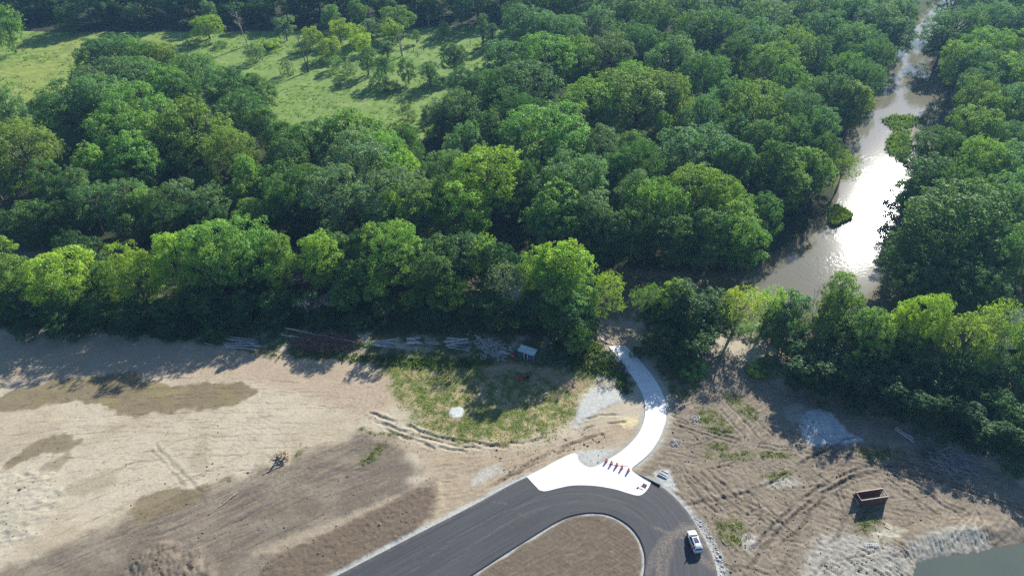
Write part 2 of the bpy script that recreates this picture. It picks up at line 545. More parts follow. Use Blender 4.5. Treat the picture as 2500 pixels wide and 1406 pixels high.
# damp patches
for poly, k, yl in (([(-80, 985), (0, 962), (100, 934), (230, 920), (300, 905), (400, 940), (520, 934), (622, 946), (612, 972), (560, 990), (440, 1004), (350, 1012), (285, 1006), (240, 985), (170, 982), (90, 996), (-80, 1010)], 0.92, 1),
                    ([(0, 1142), (40, 1108), (85, 1078), (140, 1060), (195, 1076), (168, 1098), (110, 1104), (50, 1130), (10, 1146)], 0.85, 0),
                    ([(95, 1150), (120, 1128), (160, 1112), (165, 1125), (135, 1148), (105, 1156)], 0.6, 0),
                    ([(308, 1256), (345, 1214), (395, 1199), (450, 1194), (520, 1178), (555, 1164), (520, 1190), (470, 1222), (400, 1256), (345, 1277)], 0.9, 0),
                    ([(160, 1185), (230, 1160), (300, 1140), (260, 1190), (190, 1210)], 0.35, 0),
                    ([(470, 1100), (505, 1065), (512, 1120), (480, 1150)], 0.3, 0)):
    m = mask(poly, 0.5, 1.7, 0.3)
    c = damp * (1.0 + 0.25 * nB[:, None])
    if yl:
        c = lerp(c, np.array([0.25, 0.2, 0.085]), 0.6 * sstep(0.1, 0.6, fbm(X * 0.09 + 3, Y * 0.2, 2) + 0.1))
    col = col + (c - col) * (k * m)[:, None]

# rough broken clay, left edge, and rough mound at the bottom
mRough = mask([(-120, 1170), (30, 1150), (110, 1150), (140, 1190), (150, 1230), (105, 1270), (85, 1310), (0, 1330), (-120, 1350)], 1.2, 1.5)
rg = np.abs(fbm(X * 0.2 + 9, Y * 0.3, 3))
col = lerp(col, np.array([0.41, 0.365, 0.29]), 0.85 * mRough)
hz += mRough * (0.35 * (0.5 - 1.6 * rg) + 0.14 * streak(math.radians(12), 3.5, 0.8, 91.0))
mMound = mask([(320, 1400), (340, 1355), (400, 1338), (470, 1345), (500, 1380), (520, 1440), (330, 1440)], 2.2, 2.8, 0.25)
col = lerp(col, topsoil * 1.1, 0.8 * mMound)
hz += mMound * (0.5 + 0.9 * (0.3 - np.abs(streak(math.radians(-60), 3.0, 0.9, 71.0))))

# island inside the loop
dIn, _, _ = seg_dist(P, ROAD_IN, False, 3.0)
islandP = np.vstack([ROAD_IN, GP([(1300, 1560)])])
mI = sstep(0.4, -0.4, sdf(P, islandP, 40.0))
sI = streak(math.radians(28), 3.5, 0.5, 80.0)
col = lerp(col, topsoil * np.array([1.0, 0.96, 0.92]), mI)
col = lerp(col, np.array([0.20, 0.168, 0.14]), mI * 0.7 * sstep(0.05, 0.5, sI + 0.3 * nA))
hz += mI * (0.10 * sI + 0.06 * nC + 0.05 * np.sin(2 * np.pi * (X * 0.6 + Y * 0.8) / 0.75) * sstep(0, 0.4, fbm(X * 0.12, Y * 0.12, 2)))

# grassy ground and weeds
mG = mask([(930, 905), (960, 875), (1060, 858), (1240, 858), (1440, 905), (1432, 955), (1400, 1010), (1380, 1040), (1320, 1062), (1230, 1078), (1120, 1072), (1050, 1050), (1000, 1005), (960, 950)], 2.2, 2.6, 0.22)
gpat = sstep(-0.25, 0.25, fbm(X * 0.5 + 2, Y * 0.5, 3) + 0.5 * fbm(X * 0.12, Y * 0.12, 2) + 0.05)
dry = np.array([0.34, 0.275, 0.16])
col = lerp(col, dry, 0.8 * mG)
col = lerp(col, green * 1.15, mG * gpat * 0.85)
mBare = mask([(1190, 885), (1260, 880), (1420, 930), (1400, 960), (1280, 905), (1180, 915)], 1.0, 1.2)
col = lerp(col, rust * 1.15, 0.75 * mBare)
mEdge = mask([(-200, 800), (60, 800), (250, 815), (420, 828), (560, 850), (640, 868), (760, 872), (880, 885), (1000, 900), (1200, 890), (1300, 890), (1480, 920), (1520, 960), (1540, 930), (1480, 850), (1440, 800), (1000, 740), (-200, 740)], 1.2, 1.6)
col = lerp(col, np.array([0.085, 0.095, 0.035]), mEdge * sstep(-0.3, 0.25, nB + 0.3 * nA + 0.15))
tufts_extra = [[(1040, 1065), (880, 1050), (905, 1045), (900, 1060)], [(880, 1125), (930, 1085), (945, 1095), (900, 1130)], [(1700, 1010), (1740, 1000), (1790, 1055), (1740, 1060)],
               [(1770, 970), (1800, 965), (1850, 1010), (1830, 1025)], [(1730, 1085), (1770, 1080), (1780, 1100), (1730, 1102)], [(2090, 1262), (2130, 1245), (2150, 1265), (2130, 1295), (2095, 1290)],
               [(1745, 1285), (1790, 1265), (1830, 1300), (1810, 1330), (1760, 1320)], [(2080, 1100), (2130, 1090), (2220, 1110), (2150, 1130)], [(1860, 1155), (1930, 1150), (1920, 1165), (1860, 1170)],
               [(1840, 880), (1880, 900), (1885, 930), (1830, 925), (1815, 890)], [(1600, 905), (1640, 915), (1720, 905), (1700, 955), (1660, 975), (1630, 950)], [(740, 1095), (735, 1110), (715, 1122), (720, 1108)],
               [(1720, 1110), (1920, 1105), (1900, 1120), (1730, 1120)]]
mT = np.zeros(len(P))
for t in tufts_extra:
    mT = np.maximum(mT, mask(t, 0.8, 1.0))
col = lerp(col, green * 0.95, 0.75 * mT * sstep(-0.4, 0.2, nC))

# gravel, puddles, clay
def paint(poly, c, k=0.9, feather=0.6, wob=0.7, dz=0.0):
    global col, hz
    m = mask(poly, feather, wob, 0.8)
    cc = np.array(c) * (1 + 0.12 * nB[:, None] + 0.06 * nC[:, None])
    col = col + (cc - col) * (k * m)[:, None]
    hz = hz + dz * m
paint([(1398, 1045), (1415, 990), (1440, 952), (1478, 944), (1520, 962), (1512, 982), (1470, 998), (1430, 1022)], gravel, 0.9, 0.7, 0.9, 0.18)
paint([(1100, 1000), (1115, 994), (1135, 1000), (1130, 1013), (1110, 1020), (1099, 1010)], (0.52, 0.53, 0.54), 1.0, 0.35, 0.7, 0.12)
paint([(1395, 1108), (1440, 1100), (1500, 1098), (1480, 1125), (1442, 1140)], gravel * 0.97, 0.9, 0.6, 0.6)
paint([(1516, 1022), (1552, 1018), (1555, 1036), (1528, 1044), (1514, 1036)], (0.56, 0.47, 0.29), 0.9, 0.5, 0.6)
paint([(1958, 1012), (1990, 1000), (2030, 1006), (2050, 1030), (2075, 1058), (2108, 1068), (2092, 1080), (2030, 1086), (1978, 1086), (1954, 1050)], (0.47, 0.49, 0.52), 0.95, 0.5, 0.8, 0.1)
paint([(1915, 995), (1960, 990), (1965, 1030), (1925, 1030)], greyclay, 0.6, 1.0, 1.0)
paint([(1596, 1150), (1632, 1148), (1640, 1165), (1652, 1195), (1632, 1190), (1605, 1170)], (0.45, 0.46, 0.46), 0.9, 0.4, 0.5)
paint([(1980, 1330), (2040, 1302), (2110, 1312), (2190, 1340), (2240, 1390), (2260, 1480), (1960, 1480)], greyclay, 0.75, 1.2, 1.8)
paint([(2210, 1332), (2280, 1300), (2370, 1285), (2400, 1300), (2420, 1334), (2330, 1350), (2260, 1364), (2225, 1360)], np.array([0.43, 0.395, 0.335]), 0.9, 0.8, 0.8)
paint([(1865, 1180), (1925, 1165), (1960, 1180), (1900, 1192)], (0.38, 0.36, 0.33), 0.6, 0.7, 0.8)
paint([(1800, 1310), (1840, 1305), (1850, 1325), (1825, 1345)], (0.42, 0.4, 0.38), 0.7, 0.5, 0.8)
paint([(1160, 1160), (1205, 1135), (1230, 1145), (1200, 1165), (1170, 1180), (1150, 1185)], (0.42, 0.41, 0.4), 0.7, 0.7, 0.9)
paint([(2135, 1295), (2180, 1285), (2210, 1300), (2170, 1320), (2130, 1315)], (0.42, 0.38, 0.31), 0.8, 0.7, 0.8)

# gravel shoulders of the road, fine gravel beside the path
dOut, sOut, _ = seg_dist(P, ROAD_OUT, False, 12.0)
mSh = sstep(1.15, 0.55, dOut + 0.35 * nB + 0.25 * nC)
col = lerp(col, np.array([0.45, 0.45, 0.445]), 0.92 * mSh)
dIn2, sIn, _ = seg_dist(P, ROAD_IN, False, 12.0)
col = lerp(col, np.array([0.42, 0.42, 0.42]), 0.85 * sstep(0.65, 0.3, dIn2 + 0.5 * nB) * sstep(0.0, 0.3, noise(sIn * 0.08, sIn * 0 + 3) + 0.25))
mPile = mask([(1690, 1262), (1710, 1268), (1735, 1300), (1758, 1345), (1775, 1406), (1778, 1480), (1755, 1480), (1752, 1400), (1735, 1345), (1708, 1290)], 0.6, 0.9, 0.8)
col = lerp(col, np.array([0.40, 0.41, 0.41]), mPile * 0.8 * sstep(-0.15, 0.25, nC + 0.3 * nB))
for L in (PATH_L, PATH_R):
    d, s, _ = seg_dist(P, L, False, 6.0)
    col = lerp(col, np.array([0.34, 0.335, 0.32]), 0.7 * sstep(1.5, 0.4, d + 0.7 * nB))

# wheel ruts and crawler tracks ------------------------------------------------
def rut(line, width=0.4, depth=0.16, dark=0.55, berm=0.5, tread=0.0, gap=0.0):
    global col, hz
    L = smooth_line(GP(line), 4)
    lo, hi = L.min(0) - width * 3.5, L.max(0) + width * 3.5
    i0, i1 = np.searchsorted(SX, [lo[0], hi[0]]); j0, j1 = np.searchsorted(SY, [lo[1], hi[1]])
    if i1 <= i0 or j1 <= j0:
        return
    ks = GRID_IDX[j0:j1, i0:i1].ravel()
    d, s, side = seg_dist(P[ks], L, False, width * 3.5)
    near = d < width * 3.5
    ks, d, s = ks[near], d[near], s[near]
    d = np.abs(d * side[near] + 0.32 * noise(X[ks] * 0.45 + depth * 30, Y[ks] * 0.45) + 0.12 * noise(X[ks] * 1.7, Y[ks] * 1.7))
    if len(ks) == 0:
        return
    w = width * (1 + 0.3 * noise(s * 0.35, s * 0 + width * 7))
    env = sstep(-gap, 0.25, noise(s * 0.3 + depth * 50, s * 0 + 1.7) + 0.5 * noise(s * 0.9, s * 0 + 4.1) + 0.15) if gap else 1.0
    core = sstep(w, w * 0.35, d) * env
    bm_ = sstep(w * 2.4, w * 1.5, d) * sstep(w * 0.9, w * 1.4, d) * env
    tr = 0.0
    if tread:
        tr = tread * core * np.sin(2 * np.pi * s / 0.6)
    hz[ks] += -depth * core + depth * berm * bm_ + tr
    col[ks] *= (1 - (1 - dark) * core * 0.9)[:, None]

for ln, w, dp, dk in (([(905, 1008), (980, 1034), (1060, 1064), (1150, 1084), (1235, 1090)], 0.5, 0.22, 0.52), ([(900, 1022), (1000, 1058), (1090, 1082), (1180, 1096)], 0.45, 0.2, 0.55),
                      ([(915, 1030), (990, 1070), (1060, 1092)], 0.4, 0.2, 0.5), ([(1080, 1068), (1140, 1076), (1200, 1086)], 0.35, 0.2, 0.5), ([(965, 1055), (1050, 1085), (1140, 1102)], 0.3, 0.15, 0.6),
                      ([(1430, 1022), (1470, 1014), (1520, 1012)], 0.4, 0.15, 0.6), ([(1425, 1048), (1470, 1036), (1525, 1030)], 0.4, 0.18, 0.55), ([(1200, 1085), (1290, 1078), (1370, 1055)], 0.45, 0.12, 0.6),
                      ([(1240, 1160), (1320, 1118), (1400, 1082), (1470, 1060)], 0.5, 0.2, 0.6), ([(1230, 1172), (1300, 1136), (1390, 1092)], 0.4, 0.2, 0.55), ([(1170, 1205), (1230, 1170), (1300, 1135)], 0.5, 0.2, 0.6)):
    rut(ln, w, dp, dk, 0.5, 0.0, 0.45)
# long faint tracks on the pale strip
for k in range(26):
    y0 = 925 + 9.5 * k + random.uniform(-4, 4)
    x0 = random.uniform(-60, 200) + (300 if k % 3 else 0); x1 = min(x0 + random.uniform(300, 650), 930)
    b = random.uniform(-12, 6)
    rut([(x0, y0 + 22), (x0 * 0.6 + x1 * 0.4, y0 + b), (x1, y0 + random.uniform(-14, 18))], 0.18, 0.045, 0.70, 0.5, 0.0, 0.15)
# arcs where machines turned
for k in range(9):
    r = 20 + 11 * k
    cx, cy = 800, 965
    rut([(cx + r * math.cos(a) * 1.3, cy + r * math.sin(a) * 0.75) for a in np.linspace(-1.3 + 0.1 * random.random(), 1.2, 7)], 0.13, 0.04, 0.72, 0.5, 0, 0.2)
for k in range(10):
    r = 60 + 14 * k
    cx, cy = 540, 1120
    rut([(cx + r * math.cos(a), cy + r * math.sin(a) * 0.75) for a in np.linspace(-1.1, 0.7 + 0.2 * random.random(), 7)], 0.15, 0.03, 0.8, 0.5, 0, 0.2)
for k in range(6):
    rut([(-20, 1085 + 12 * k), (90, 1045 + 12 * k), (230, 1025 + 11 * k), (420, 1020 + 12 * k), (520, 1040 + 12 * k)], 0.15, 0.03, 0.8, 0.5, 0, 0.2)
rut([(380, 1085), (420, 1130), (470, 1180), (490, 1200)], 0.5, 0.06, 0.7); rut([(370, 1100), (410, 1140), (450, 1185)], 0.4, 0.05, 0.75)
for k in range(150):
    x0, y0 = random.uniform(-20, 960), random.uniform(930, 1190)
    a = random.gauss(0.0, 0.35) if random.random() < 0.6 else random.uniform(-1.5, 1.5)
    ln = random.uniform(6, 45)
    rut([(x0, y0), (x0 + ln * 0.5 * math.cos(a), y0 + ln * 0.5 * math.sin(a) + random.uniform(-2, 2)), (x0 + ln * math.cos(a), y0 + ln * math.sin(a))], random.uniform(0.1, 0.22), 0.06, random.uniform(0.55, 0.8), 0.6, 0, 0.2)
for k in range(90):
    x0, y0 = random.uniform(1050, 1480), random.uniform(1060, 1180)
    a = random.gauss(-0.35, 0.4); ln = random.uniform(8, 50)
    rut([(x0, y0), (x0 + ln * 0.5 * math.cos(a), y0 + ln * 0.5 * math.sin(a) + random.uniform(-2, 2)), (x0 + ln * math.cos(a), y0 + ln * math.sin(a))], random.uniform(0.1, 0.25), 0.07, random.uniform(0.55, 0.8), 0.6, 0, 0.2)
# crawler tracks on the dark soil
for k in range(24):
    x0, y0 = random.uniform(0, 500), random.uniform(1230, 1400)
    ln = random.uniform(250, 520)
    rut([(x0, y0), (x0 + ln * 0.5, y0 - ln * 0.5 * 0.40 + random.uniform(-6, 6)), (x0 + ln, y0 - ln * 0.40 - random.uniform(0, 14))], 0.22, 0.05, 0.8, 0.6, 0.04, 0.25)
# tracks on the churned field
for ln in ([(2060, 1075), (1960, 1130), (1850, 1195), (1740, 1225), (1650, 1235)], [(2500, 1245), (2330, 1190), (2180, 1160), (2080, 1170), (1960, 1240), (1880, 1320), (1800, 1420)],
           [(1645, 1035), (1760, 1072), (1900, 1098), (2060, 1118), (2220, 1150), (2380, 1205)], [(1775, 985), (1810, 1020), (1850, 1068)], [(1795, 975), (1840, 1020), (1885, 1062)], [(1760, 1000), (1790, 1035), (1820, 1068)],
           [(1830, 1345), (1900, 1270), (1985, 1200), (2120, 1140), (2280, 1140)], [(2300, 1180), (2200, 1150), (2090, 1160), (2010, 1215), (1950, 1290), (1900, 1400)], [(1640, 1015), (1720, 1045), (1800, 1060)],
           [(2180, 1160), (2260, 1200), (2310, 1240), (2400, 1265)], [(2170, 1170), (2230, 1215), (2290, 1255)], [(2340, 1170), (2280, 1150), (2160, 1135), (2020, 1140)], [(1690, 1160), (1740, 1215), (1775, 1245)],
           [(1670, 1165), (1720, 1225), (1750, 1250)], [(1710, 1155), (1770, 1215), (1810, 1250)], [(1730, 1150), (1800, 1215), (1850, 1235)], [(2040, 1200), (2060, 1260), (2030, 1330), (1990, 1400)]):
    for off in ((0, 9) if len(ln) > 3 else (0,)):
        rut([(a + off, b - off * 0.7) for a, b in ln], 0.4, 0.11, 0.74, 0.8, 0.05, 0.35)
for k in range(170):
    x0, y0 = random.uniform(1640, 2380), random.uniform(1010, 1400)
    a = random.choice([random.gauss(2.5, 0.25), random.gauss(0.25, 0.2), random.gauss(0.9, 0.25)])
    ln = random.uniform(18, 120); bend = random.uniform(-0.25, 0.25)
    pts = [(x0 + ln * t * math.cos(a + bend * t), y0 + ln * t * math.sin(a + bend * t) * 0.8) for t in (0, 0.33, 0.66, 1)]
    if max(p[0] for p in pts) > 2240 and max(p[1] for p in pts) > 1290: continue
    if min((p[1] - 1010) - (p[0] - 2000) * 0.45 for p in pts) < 0: continue
    rut(pts, random.uniform(0.12, 0.34), random.uniform(0.05, 0.14), random.uniform(0.6, 0.82), 0.8, 0.04, 0.3)
# grey clay at the pond: fresh bucket marks
for k in range(34):
    x0, y0 = random.uniform(1990, 2200), random.uniform(1318, 1400)
    rut([(x0, y0), (x0 + 30, y0 + 17), (x0 + 55, y0 + 38)], 0.22, 0.10, 0.78, 0.8, 0, 0.3)
for k in range(22):
    x0 = 2215 + 9.5 * k
    rut([(x0, 1322 - 0.16 * (x0 - 2215)), (x0 + 12, 1340 - 0.16 * (x0 - 2215)), (x0 + 22, 1358 - 0.16 * (x0 - 2215))], 0.3, 0.05, 0.93, 0.6, 0, 0.2)

# black debris specks / clods in the relief
hz += 0.05 * sstep(0.45, 0.75, noise(X * 1.9 + 7, Y * 1.9)) + 0.03 * sstep(0.5, 0.8, nD)

# slopes: river bank, pond, spoil bank, path ramp, flat bed under road and path
zb = base_z(P, Wd)
dRamp = sdf(P, GP([(1462, 800), (1452, 790), (1440, 740), (1560, 740), (1540, 800), (1526, 843), (1486, 846)]), 10.0)
dP = sdf(P, POND, 25.0) + 0.5 * nB
zb = zb + np.where(X > 60, -2.2 * sstep(3.6, -5.5, dP), 0) + np.where(X > 60, 0.7 * sstep(1.0, 5.0, dP) * sstep(14, 6, dP) * mask([(2180, 1335), (2300, 1270), (2420, 1290), (2430, 1345), (2250, 1375)], 2.0, 1.0), 0)
flat = np.maximum(sstep(0.9, 0.1, sdf(P, ROAD_POLY, 6.0)), np.maximum(sstep(0.8, 0.0, sdf(P, APRON, 6.0)), sstep(0.7, 0.0, sdf(P, PATH_POLY, 6.0))))
hz = hz * (1 - flat)
Z = zb + hz * sstep(-1.0, 2.0, Wd) - 0.06 * flat
deep = sstep(-0.2, -1.2, zb)
col = lerp(col, np.array([0.15, 0.125, 0.085]), 0.8 * sstep(2.0, 0.4, Wd))
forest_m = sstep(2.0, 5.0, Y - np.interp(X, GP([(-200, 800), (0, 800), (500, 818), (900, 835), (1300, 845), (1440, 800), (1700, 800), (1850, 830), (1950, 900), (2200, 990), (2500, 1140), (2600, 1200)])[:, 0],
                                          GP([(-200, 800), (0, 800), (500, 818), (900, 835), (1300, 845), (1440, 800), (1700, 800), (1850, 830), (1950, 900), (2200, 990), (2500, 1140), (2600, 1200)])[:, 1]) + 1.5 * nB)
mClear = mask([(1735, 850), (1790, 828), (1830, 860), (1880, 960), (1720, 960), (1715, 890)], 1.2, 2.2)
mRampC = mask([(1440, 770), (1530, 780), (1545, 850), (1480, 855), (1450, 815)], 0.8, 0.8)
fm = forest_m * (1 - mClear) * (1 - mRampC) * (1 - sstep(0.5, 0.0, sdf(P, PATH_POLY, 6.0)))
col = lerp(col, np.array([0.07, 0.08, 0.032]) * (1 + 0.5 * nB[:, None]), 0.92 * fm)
col = lerp(col, np.array([0.3, 0.235, 0.18]) * (1 + 0.3 * nC[:, None]), 0.9 * mRampC)
mott = 0.16 * fbm(X * 0.17 + 31, Y * 0.3, 3) + 0.14 * fbm(X * 0.8 + 3, Y * 0.9, 2) * (0.5 + 0.9 * mR + 0.5 * mL + 0.4 * mMid) + 0.10 * nC + 0.07 * nD
mott = mott - 0.35 * sstep(0.42, 0.62, noise(X * 1.35 + 50, Y * 1.35)) * np.clip(mR + 0.5 * mMid + 0.4 * mL + 0.3 * mI, 0, 1)
col = np.clip(col * (1 + mott[:, None]) * np.array([0.985, 1.0, 0.945]), 0.015, 0.75)

nx, ny = len(SX), len(SY)
idx = np.arange(nx * ny).reshape(ny, nx)
faces = np.column_stack([idx[:-1, :-1].ravel(), idx[:-1, 1:].ravel(), idx[1:, 1:].ravel(), idx[1:, :-1].ravel()])
me = np_mesh('construction_site_soil', np.column_stack([X, Y, Z]), faces, 4)
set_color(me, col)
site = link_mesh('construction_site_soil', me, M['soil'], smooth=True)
tag(site, 'bare graded tan and brown soil of the building site with ruts and damp patches', 'soil', kind='structure')
SITE_Z = Z.reshape(ny, nx)
mPaleHole = np.maximum(mask([(1094, 1000), (1115, 988), (1141, 1000), (1134, 1018), (1110, 1025), (1094, 1012)], 0.4, 0.2), mask([(1398, 1045), (1415, 990), (1440, 952), (1478, 944), (1520, 962), (1512, 982), (1470, 998), (1430, 1022)], 0.4, 0.3))
SITE_GRASS = (mG * (1 - 0.85 * mBare) * (1 - mPaleHole)).reshape(ny, nx)
SITE_TUFT = (mT * sstep(-0.25, 0.35, fbm(P[:, 0] * 0.7, P[:, 1] * 0.7, 2))).reshape(ny, nx)
mLogs = mask([(480, 822), (700, 800), (900, 812), (1250, 815), (1340, 830), (1330, 890), (1180, 885), (900, 868), (700, 868), (500, 865)], 1.0, 0.8)
SITE_EDGE = (mEdge * (1 - mClear) * (1 - mRampC) * (1 - 0.9 * mLogs)).reshape(ny, nx)

def soil_z(x, y):
    i = (x - SX[0]) / (SX[1] - SX[0]); j = (y - SY[0]) / (SY[1] - SY[0])
    if i < 0 or j < 0 or i > nx - 2 or j > ny - 2:
        return 0.0
    i0, j0 = int(i), int(j); a, b = i - i0, j - j0
    return float(SITE_Z[j0, i0] * (1 - a) * (1 - b) + SITE_Z[j0, i0 + 1] * a * (1 - b) + SITE_Z[j0 + 1, i0] * (1 - a) * b + SITE_Z[j0 + 1, i0 + 1] * a * b)

def soil_pick(A, x, y):
    i = np.clip(((x - SX[0]) / 0.28).astype(int), 0, nx - 1); j = np.clip(((y - SY[0]) / 0.28).astype(int), 0, ny - 1)
    return A[j, i]

def on_soil(px, py):
    g = G(px, py)
    return Vector((g[0], g[1], soil_z(g[0], g[1])))

# ------------------------------------------------------------------ forest floor sheet out to the horizon
MEADOW = GP([(-500, 66), (-200, 74), (0, 80), (300, 82), (700, 80), (1000, 74), (1262, 58), (1290, 110), (1215, 160), (1160, 260), (1060, 330), (960, 372), (720, 385), (650, 310), (560, 245), (470, 185),
             (330, 182), (205, 200), (150, 330), (-60, 420), (-500, 440)])
def axis_far(lo, hi, step, outs):
    a = list(grid_axis(lo, hi, step))
    return np.array(sorted([lo - o for o in outs] + a + [hi + o for o in outs]))
outs = [4, 10, 20, 40, 80, 160, 320, 640, 1300, 2600, 5000]
FX = axis_far(-345, 345, 1.5, outs); FY = axis_far(55, 470, 1.5, outs)
gx, gy = np.meshgrid(FX, FY)
P = np.column_stack([gx.ravel(), gy.ravel()]); X, Y = P[:, 0], P[:, 1]
Wd = water_sdf(P)
Z = base_z(P, Wd) + 0.3 * fbm(X * 0.05, Y * 0.05, 3) * sstep(0, 4, Wd)
edge_in = np.minimum(np.minimum(X + 150, 158 - X), np.minimum(Y - 60, 150.7 - Y))
Z = Z - 0.9 * sstep(0.0, 5.0, edge_in) - 0.12 * sstep(-2.0, 0.0, edge_in)
mMe = sstep(1.5, -1.5, sdf(P, MEADOW, 20.0))
Z = Z - 0.35 * mMe
nB = fbm(X * 0.2, Y * 0.2, 4)
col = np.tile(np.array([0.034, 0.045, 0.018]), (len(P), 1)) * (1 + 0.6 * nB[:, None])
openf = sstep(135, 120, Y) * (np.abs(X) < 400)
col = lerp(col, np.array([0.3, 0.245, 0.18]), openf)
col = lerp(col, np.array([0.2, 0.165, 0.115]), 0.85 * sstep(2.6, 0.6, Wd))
isl = np.minimum(sdf(P, ISLAND_A, 12.0), sdf(P, ISLAND_B, 12.0))
col = lerp(col, np.array([0.10, 0.15, 0.035]), sstep(1.0, -0.6, isl))
fx, fy = len(FX), len(FY)
idx = np.arange(fx * fy).reshape(fy, fx)
faces = np.column_stack([idx[:-1, :-1].ravel(), idx[:-1, 1:].ravel(), idx[1:, 1:].ravel(), idx[1:, :-1].ravel()])
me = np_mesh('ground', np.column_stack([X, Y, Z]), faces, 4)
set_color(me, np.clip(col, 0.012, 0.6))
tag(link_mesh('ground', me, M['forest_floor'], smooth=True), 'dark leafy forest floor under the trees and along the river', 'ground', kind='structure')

def gap_grid(name, lo, hi, step, keep, zf, cf, mat, label, cat):
    ax, ay = grid_axis(lo[0], hi[0], step), grid_axis(lo[1], hi[1], step)
    gx, gy = np.meshgrid(ax, ay)
    Pq = np.column_stack([gx.ravel(), gy.ravel()])
    k = keep(Pq)
    idx = np.arange(len(Pq)).reshape(len(ay), len(ax))
    f = np.column_stack([idx[:-1, :-1].ravel(), idx[:-1, 1:].ravel(), idx[1:, 1:].ravel(), idx[1:, :-1].ravel()])
    f = f[k[f].all(axis=1)]
    used = np.unique(f); remap = np.zeros(len(Pq), int); remap[used] = np.arange(len(used))
    Pq = Pq[used]
    me = np_mesh(name, np.column_stack([Pq, zf(Pq)]), remap[f], 4)
    if cf is not None:
        set_color(me, cf(Pq))
    o = link_mesh(name, me, mat, smooth=True)
    return tag(o, label, cat, kind='structure')

def meadow_col(Pq):
    x, y = Pq[:, 0], Pq[:, 1]
    n1 = fbm(x * 0.03, y * 0.03, 3); n2 = fbm(x * 0.18, y * 0.18, 4); n3 = fbm(x * 0.05 + 9, y * 0.3, 3)
    c = np.tile(np.array([0.165, 0.250, 0.060]), (len(Pq), 1))
    left = sstep(-150, -215, x)
    c = lerp(c, np.array([0.26, 0.285, 0.06]), np.clip(0.7 * left * sstep(-0.3, 0.3, n3 + n1 + 0.2), 0, 1))
    c = lerp(c, np.array([0.11, 0.175, 0.05]), 0.7 * sstep(0.12, 0.5, n2 + 0.5 * n1))
    c = lerp(c, np.array([0.24, 0.285, 0.10]), 0.6 * sstep(0.1, 0.5, -n2 + 0.4 * n3))
    return c
gap_grid('meadow', (-345, 205), (40, 430), 0.8, lambda q: sdf(q, MEADOW, 20.0) < 2.0,
         lambda q: 0.10 + 0.28 * fbm(q[:, 0] * 0.12, q[:, 1] * 0.12, 3) + 0.16 * fbm(q[:, 0] * 0.6, q[:, 1] * 0.6, 2), meadow_col, M['meadow'],
         'sunlit green meadow in the clearing beyond the wood', 'meadow')
gap_grid('river', (-345, 130), (345, 600), 3.0, lambda q: water_sdf(q) < 6.0, lambda q: np.full(len(q), WATER_Z), None, M['river'],
         'muddy green river with sun glitter bending between the wooded banks', 'river')
gap_grid('pond', (66, 55), (140, 90), 1.0, lambda q: sdf(q, POND, 20.0) < 3.0, lambda q: np.full(len(q), -0.85), None, M['pond'],
         'still grey green pond in the lower right corner', 'pond')

# ------------------------------------------------------------------ asphalt road
def asphalt_mat():
    m, nt, b = new_mat('asphalt')
    L = nt.links
    uv = nt.nodes.new('ShaderNodeUVMap')
    mp = nt.nodes.new('ShaderNodeMapping'); mp.inputs['Scale'].default_value = (0.045, 2.4, 1)
    L.new(uv.outputs[0], mp.inputs[0])
    st = nt.nodes.new('ShaderNodeTexNoise'); st.inputs['Scale'].default_value = 1.0; st.inputs['Detail'].default_value = 6; st.inputs['Roughness'].default_value = 0.65
    L.new(mp.outputs[0], st.inputs['Vector'])
    geo = nt.nodes.new('ShaderNodeNewGeometry')
    fn = nt.nodes.new('ShaderNodeTexNoise'); fn.inputs['Scale'].default_value = 3.0; fn.inputs['Detail'].default_value = 8; fn.inputs['Roughness'].default_value = 0.75
    L.new(geo.outputs['Position'], fn.inputs['Vector'])
    r1 = nt.nodes.new('ShaderNodeValToRGB')
    r1.color_ramp.elements[0].position = 0.3; r1.color_ramp.elements[0].color = (0.038, 0.040, 0.045, 1)
    r1.color_ramp.elements[1].position = 0.72; r1.color_ramp.elements[1].color = (0.078, 0.080, 0.086, 1)
    L.new(st.outputs[0], r1.inputs[0])
    mr = nt.nodes.new('ShaderNodeMapRange'); mr.inputs[1].default_value = 0.3; mr.inputs[2].default_value = 0.7; mr.inputs[3].default_value = 0.8; mr.inputs[4].default_value = 1.2
    L.new(fn.outputs[0], mr.inputs[0])
    sc = nt.nodes.new('ShaderNodeVectorMath'); sc.operation = 'SCALE'
    L.new(r1.outputs[0], sc.inputs[0]); L.new(mr.outputs[0], sc.inputs['Scale'])
    dust = nt.nodes.new('ShaderNodeVertexColor'); dust.layer_name = 'Col'
    mx = nt.nodes.new('ShaderNodeMix'); mx.data_type = 'RGBA'
    mx.inputs['B'].default_value = (0.27, 0.215, 0.16, 1)
    mm = nt.nodes.new('ShaderNodeMath'); mm.operation = 'MULTIPLY'
    m2 = nt.nodes.new('ShaderNodeMapRange'); m2.inputs[1].default_value = 0.38; m2.inputs[2].default_value = 0.62
    L.new(fn.outputs[0], m2.inputs[0])
    L.new(dust.outputs['Color'], mm.inputs[0]); L.new(m2.outputs[0], mm.inputs[1])
    L.new(mm.outputs[0], mx.inputs['Factor']); L.new(sc.outputs[0], mx.inputs['A'])
    L.new(mx.outputs['Result'], b.inputs['Base Color'])
    bp = nt.nodes.new('ShaderNodeBump'); bp.inputs['Strength'].default_value = 0.2; bp.inputs['Distance'].default_value = 0.02
    L.new(fn.outputs[0], bp.inputs['Height']); L.new(bp.outputs[0], b.inputs['Normal'])
    b.inputs['Roughness'].default_value = 0.75
    b.inputs['Specular IOR Level'].default_value = 0.3
    return m

NA = 36
ro, ri = ROAD_OUT, ROAD_IN
